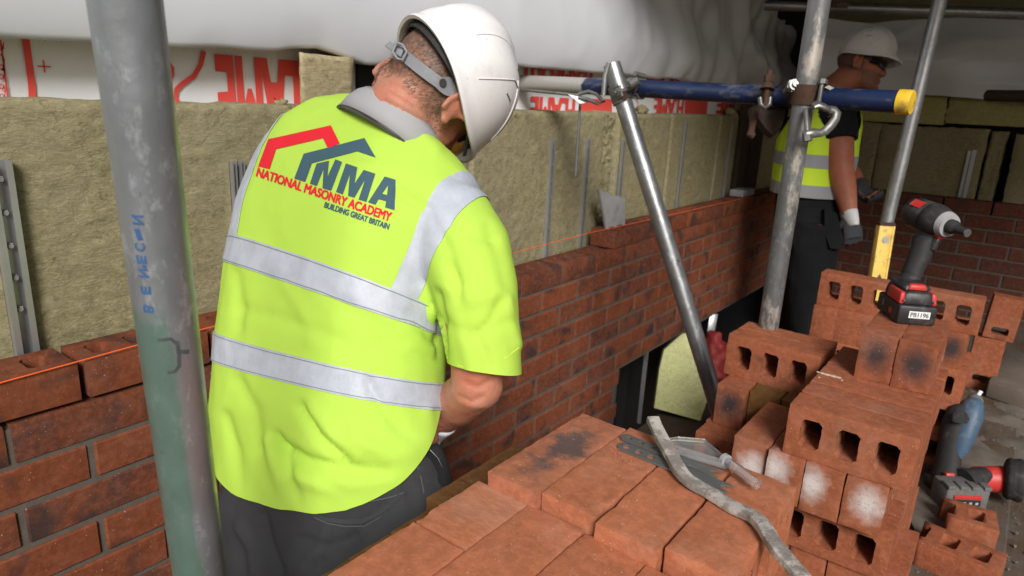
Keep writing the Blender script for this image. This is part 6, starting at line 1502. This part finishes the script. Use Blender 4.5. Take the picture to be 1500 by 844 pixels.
# collar
cl, crr = dep(510, 143, 1.125), dep(659, 222, 1.05); cc = (cl + crr) / 2; wv = (crr - cl).normalized(); ax = AX_R * 0.45 - AX_D * 0.86 + AX_F * 0.18; ax = (ax - wv * ax.dot(wv)).normalized(); dv = wv.cross(ax).normalized()
tip = lambda a: 0
CR = [(-0.010, 0.088, 0.076, 0.0), (0.016, 0.084, 0.073, 0.0), (0.034, 0.077, 0.068, 0.0), (0.042, 0.071, 0.064, 0.0)]
rings = [sring(cc + ax * (h - 0.028), wv, dv, a, b, 44, 2.1) for h, a, b, _ in CR]; inn = [sring(cc + ax * (h - 0.028), wv, dv, a - 0.006, b - 0.006, 44, 2.1) for h, a, b, _ in CR[::-1]]
mb = MB(); mb.loft(rings + inn, False); clr = mb.build('collar', M['grey_cloth'], shirt, smooth=True)
rings = [sring(cc + ax * (h - 0.028), wv, dv, a, b, 44, 2.1) for h, a, b in ((-0.006, 0.0895, 0.081), (0.014, 0.088, 0.079), (0.032, 0.082, 0.074), (0.0425, 0.074, 0.067))]
mb = MB(); mb.loft(rings, False)
fold = mb.mesh('c', [], True); editmesh(fold, lambda bm: solid(bm, 0.002)); fold.polygons.foreach_set('use_smooth', [True] * len(fold.polygons)); put('collar_fold', fold, 'grey_cloth', clr)
mb = MB(); rg = sring(cc + ax * -0.036, wv, dv, 0.0895, 0.081, 44, 2.1); mb.tube(rg + [rg[0]], 0.0014, 6); mb.build('piping', M['plastic_black'], clr, smooth=True)

# ---- worker further back, in profile
Z2 = 3.22
RING2 = [(1140, 350, Z2, 1222, 345, Z2, 0.165), (1138, 318, Z2, 1226, 312, Z2, 0.165), (1140, 280, Z2, 1234, 276, Z2, 0.170), (1145, 235, Z2, 1243, 234, Z2, 0.185), (1152, 195, Z2, 1248, 196, Z2, 0.195), (1168, 163, Z2, 1248, 166, Z2, 0.190), (1186, 142, Z2, 1240, 146, Z2, 0.13), (1197, 132, Z2, 1232, 137, Z2, 0.065)]
hip2 = dep(1182, 345, Z2); FT2 = Vector((hip2.x, hip2.y, 0))
P2 = thing('person', 'person in white helmet, dark sunglasses and yellow vest standing in profile behind the splashed pole', 'person', tuple(FT2))
HC2 = dep(1259, 97, 3.19); HM2 = cam_frame((-0.40, -0.05, -0.91), (0.26, -0.96, -0.05), HC2)
rax = (AX_F * -1); rax.z = 0; rax.normalize()            # his right side
sh, el2, wr2 = dep(1228, 172, 3.06), dep(1232, 250, 3.03), dep(1244, 314, 3.02)
shl, ell, wrl = dep(1214, 176, 3.40), dep(1238, 245, 3.42), dep(1260, 272, 3.34)
fwd2 = Vector((0.6, -0.8, 0))
def legs2(mb, r, ext=0.0):
    for s in (-1, 1):
        h = hip2 + rax * (0.09 * s); f = Vector((h.x, h.y, 0)) + fwd2 * (0.03 * s)
        mb.tube([h + Vector((0, 0, 0.08)), h, h.lerp(f, 0.3), h.lerp(f, 0.55) + fwd2 * 0.02, h.lerp(f, 0.75), f + Vector((0, 0, 0.06))], [x * r for x in (0.105, 0.108, 0.095, 0.08, 0.075, 0.08)], 18)
mb = MB(); mb.loft(torso_rings(RING2, 0.02), True); head_parts(mb, HM2, dep(1212, 138, Z2), 0.060)
mb.tube([sh, sh.lerp(el2, 0.5), el2, el2.lerp(wr2, 0.35), wr2, wr2.lerp(el2, -0.06)], [0.062, 0.060, 0.054, 0.052, 0.034, 0.032], 18); mb.tube([shl, ell, ell.lerp(wrl, 0.4), wrl], [0.06, 0.052, 0.048, 0.032], 16)
d2 = (wr2 - el2).normalized(); hand(mb, wr2 + d2 * 0.01, d2, AX_F * -1, 0.92, 0.7, -1); dl2 = (wrl - ell).normalized(); hand(mb, wrl, dl2, AX_F, 0.92, 0.7)
legs2(mb, 0.8)
b2 = remesh(mb, 0.0065, 4); hair_attr(b2, HM2, 0.55); put('body', b2, 'skin2', P2)
mb = MB(); mb.loft(torso_rings(RING2, 0.006), True); mb.tube([sh + AX_R * -0.02 + Vector((0, 0, 0.01)), sh.lerp(el2, 0.12), sh.lerp(el2, 0.44)], [0.076, 0.080, 0.078], 20); mb.tube([shl, shl.lerp(ell, 0.4)], [0.076, 0.074], 20)
ts = remesh(mb, 0.008, 3); wrinkle(ts, 0.004, 14); put('t_shirt', ts, 'black_cloth', P2)
V2 = [tuple(list(r[:1]) + list(r[1:3]) + [r[3] + 1] + list(r[4:6]) + [r[6] + 0.008]) for r in RING2[1:]]
V2 = [(a - 7, b, c, d + 4, e, f, g) if i < 4 else (a, b, c, d, e, f, g) for i, (a, b, c, d, e, f, g) in enumerate(V2)]
mb = MB(); mb.loft(torso_rings(V2), True); vm = remesh(mb, 0.008, 3); wrinkle(vm, 0.006, 9, (1, 1, 0.5))
zt1 = dep(1180, 314, Z2).z
def vf(bm):
    cut(bm, Vector((0, 0, zt1)), Vector((0.05, 0.0, -1)))
    bad = [f for f in bm.faces if (f.calc_center_median() - (sh + AX_R * 0.006)).length < 0.102 or (f.calc_center_median() - shl).length < 0.10 or (f.calc_center_median() - dep(1214, 130, Z2)).length < 0.085]
    bmesh.ops.delete(bm, geom=bad, context='FACES'); solid(bm, 0.003)
vsrc = vm.copy(); editmesh(vm, vf); vest = put('vest', vm, 'hivis2', P2)
for (va, vb) in ((224, 243), (268, 286)):
    za, zb = dep(1185, va, Z2 - 0.05).z, dep(1185, vb, Z2 - 0.05).z
    band_between('reflective_band', [(Vector((0, 0, za)), Vector((0, 0, 1))), (Vector((0, 0, zb)), Vector((0, 0, -1)))], 'tape2', vest, vsrc, 0.003, lambda c: (c - sh).length > 0.104)
mb = MB(); mb.loft(torso_rings([(1140, 360, Z2, 1224, 355, Z2, 0.165), (1138, 310, Z2, 1226, 305, Z2, 0.160)]), True); legs2(mb, 1.0); tr2 = remesh(mb, 0.009, 4); wrinkle(tr2, 0.007, 8); put('trousers', tr2, 'black_cloth', P2)
mb = MB(); pk = [dep(u, v, 3.02) for u, v in [(1208, 306), (1226, 312), (1236, 352), (1232, 366), (1216, 364), (1208, 340)]]; mb.prism(pk, AX_F * 0.03); put('holster_pocket', mb.mesh('p', []), 'black_cloth', P2)
mb = MB(); hand(mb, wr2 + d2 * 0.01, d2, AX_F * -1, 1.06, 0.75, -1); put('glove', remesh(mb, 0.0045, 2), 'glove_dark', P2)
mb = MB(); mb.tube([wr2 - d2 * 0.02, wr2 + d2 * 0.03, wr2 + d2 * 0.055], [(0.040, 0.036), (0.045, 0.030), (0.044, 0.022)], 16); put('glove_cuff', remesh(mb, 0.005, 2), 'glove_white', P2)
mb = MB(); hand(mb, wrl, dl2, AX_F, 1.06, 0.7); mb.tube([wrl - dl2 * 0.03, wrl + dl2 * 0.02], [0.036, 0.036], 14); put('glove', remesh(mb, 0.0055, 2), 'glove_dark', P2)
for s in (-1, 1):
    f = Vector((hip2.x, hip2.y, 0)) + rax * (0.09 * s) + fwd2 * (0.03 * s)
    mb = MB(); mb.tube([f + fwd2 * t + Vector((0, 0, z)) for t, z in ((-0.08, 0.045), (0.0, 0.05), (0.08, 0.045), (0.17, 0.035), (0.19, 0.03))], [0.042, 0.048, 0.045, 0.036, 0.015], 14); mb.tube([f + Vector((0, 0, 0.05)), f + Vector((0, 0, 0.15))], 0.055, 14)
    me = remesh(mb, 0.008, 3); editmesh(me, lambda bm: [setattr(v.co, 'z', max(0.003, v.co.z)) for v in bm.verts]); put('boot', me, 'black_cloth', P2)
HH2 = cam_frame((-0.40, -0.05, -0.91), (0.24, -0.97, -0.02), dep(1268, 88, 3.17))
hm2 = helmet(P2, HH2, 'helmet', 0.108, 0.118, 0.140, 0.009); hm2.name = 'hard_hat'
S2 = lambda x, y, z: HM2 @ Vector((x, y, z))
mb = MB(); rg = []
for i in range(17):
    a = R(-80 + 160 * i / 16); rg.append([S2(0.080 * math.sin(a), 0.024 + 0.090 * math.cos(a), z) for z in (0.022, -0.018 + 0.012 * abs(math.sin(a)))])
mb.loft(rg, False, close=False); mb.build('sunglasses', M['lens'], P2, smooth=True)
for s in (-1, 1):
    mb = MB(); mb.tube([S2(s * 0.085, -0.012, 0.016), S2(s * 0.084, 0.03, 0.016), S2(s * 0.078, 0.045, 0.012)], [(0.006, 0.002)] * 3, 8, flat=HM2.to_3x3() @ Vector((0, 0, 1))); mb.build('glasses_arm', M['plastic_black'], P2, smooth=True)
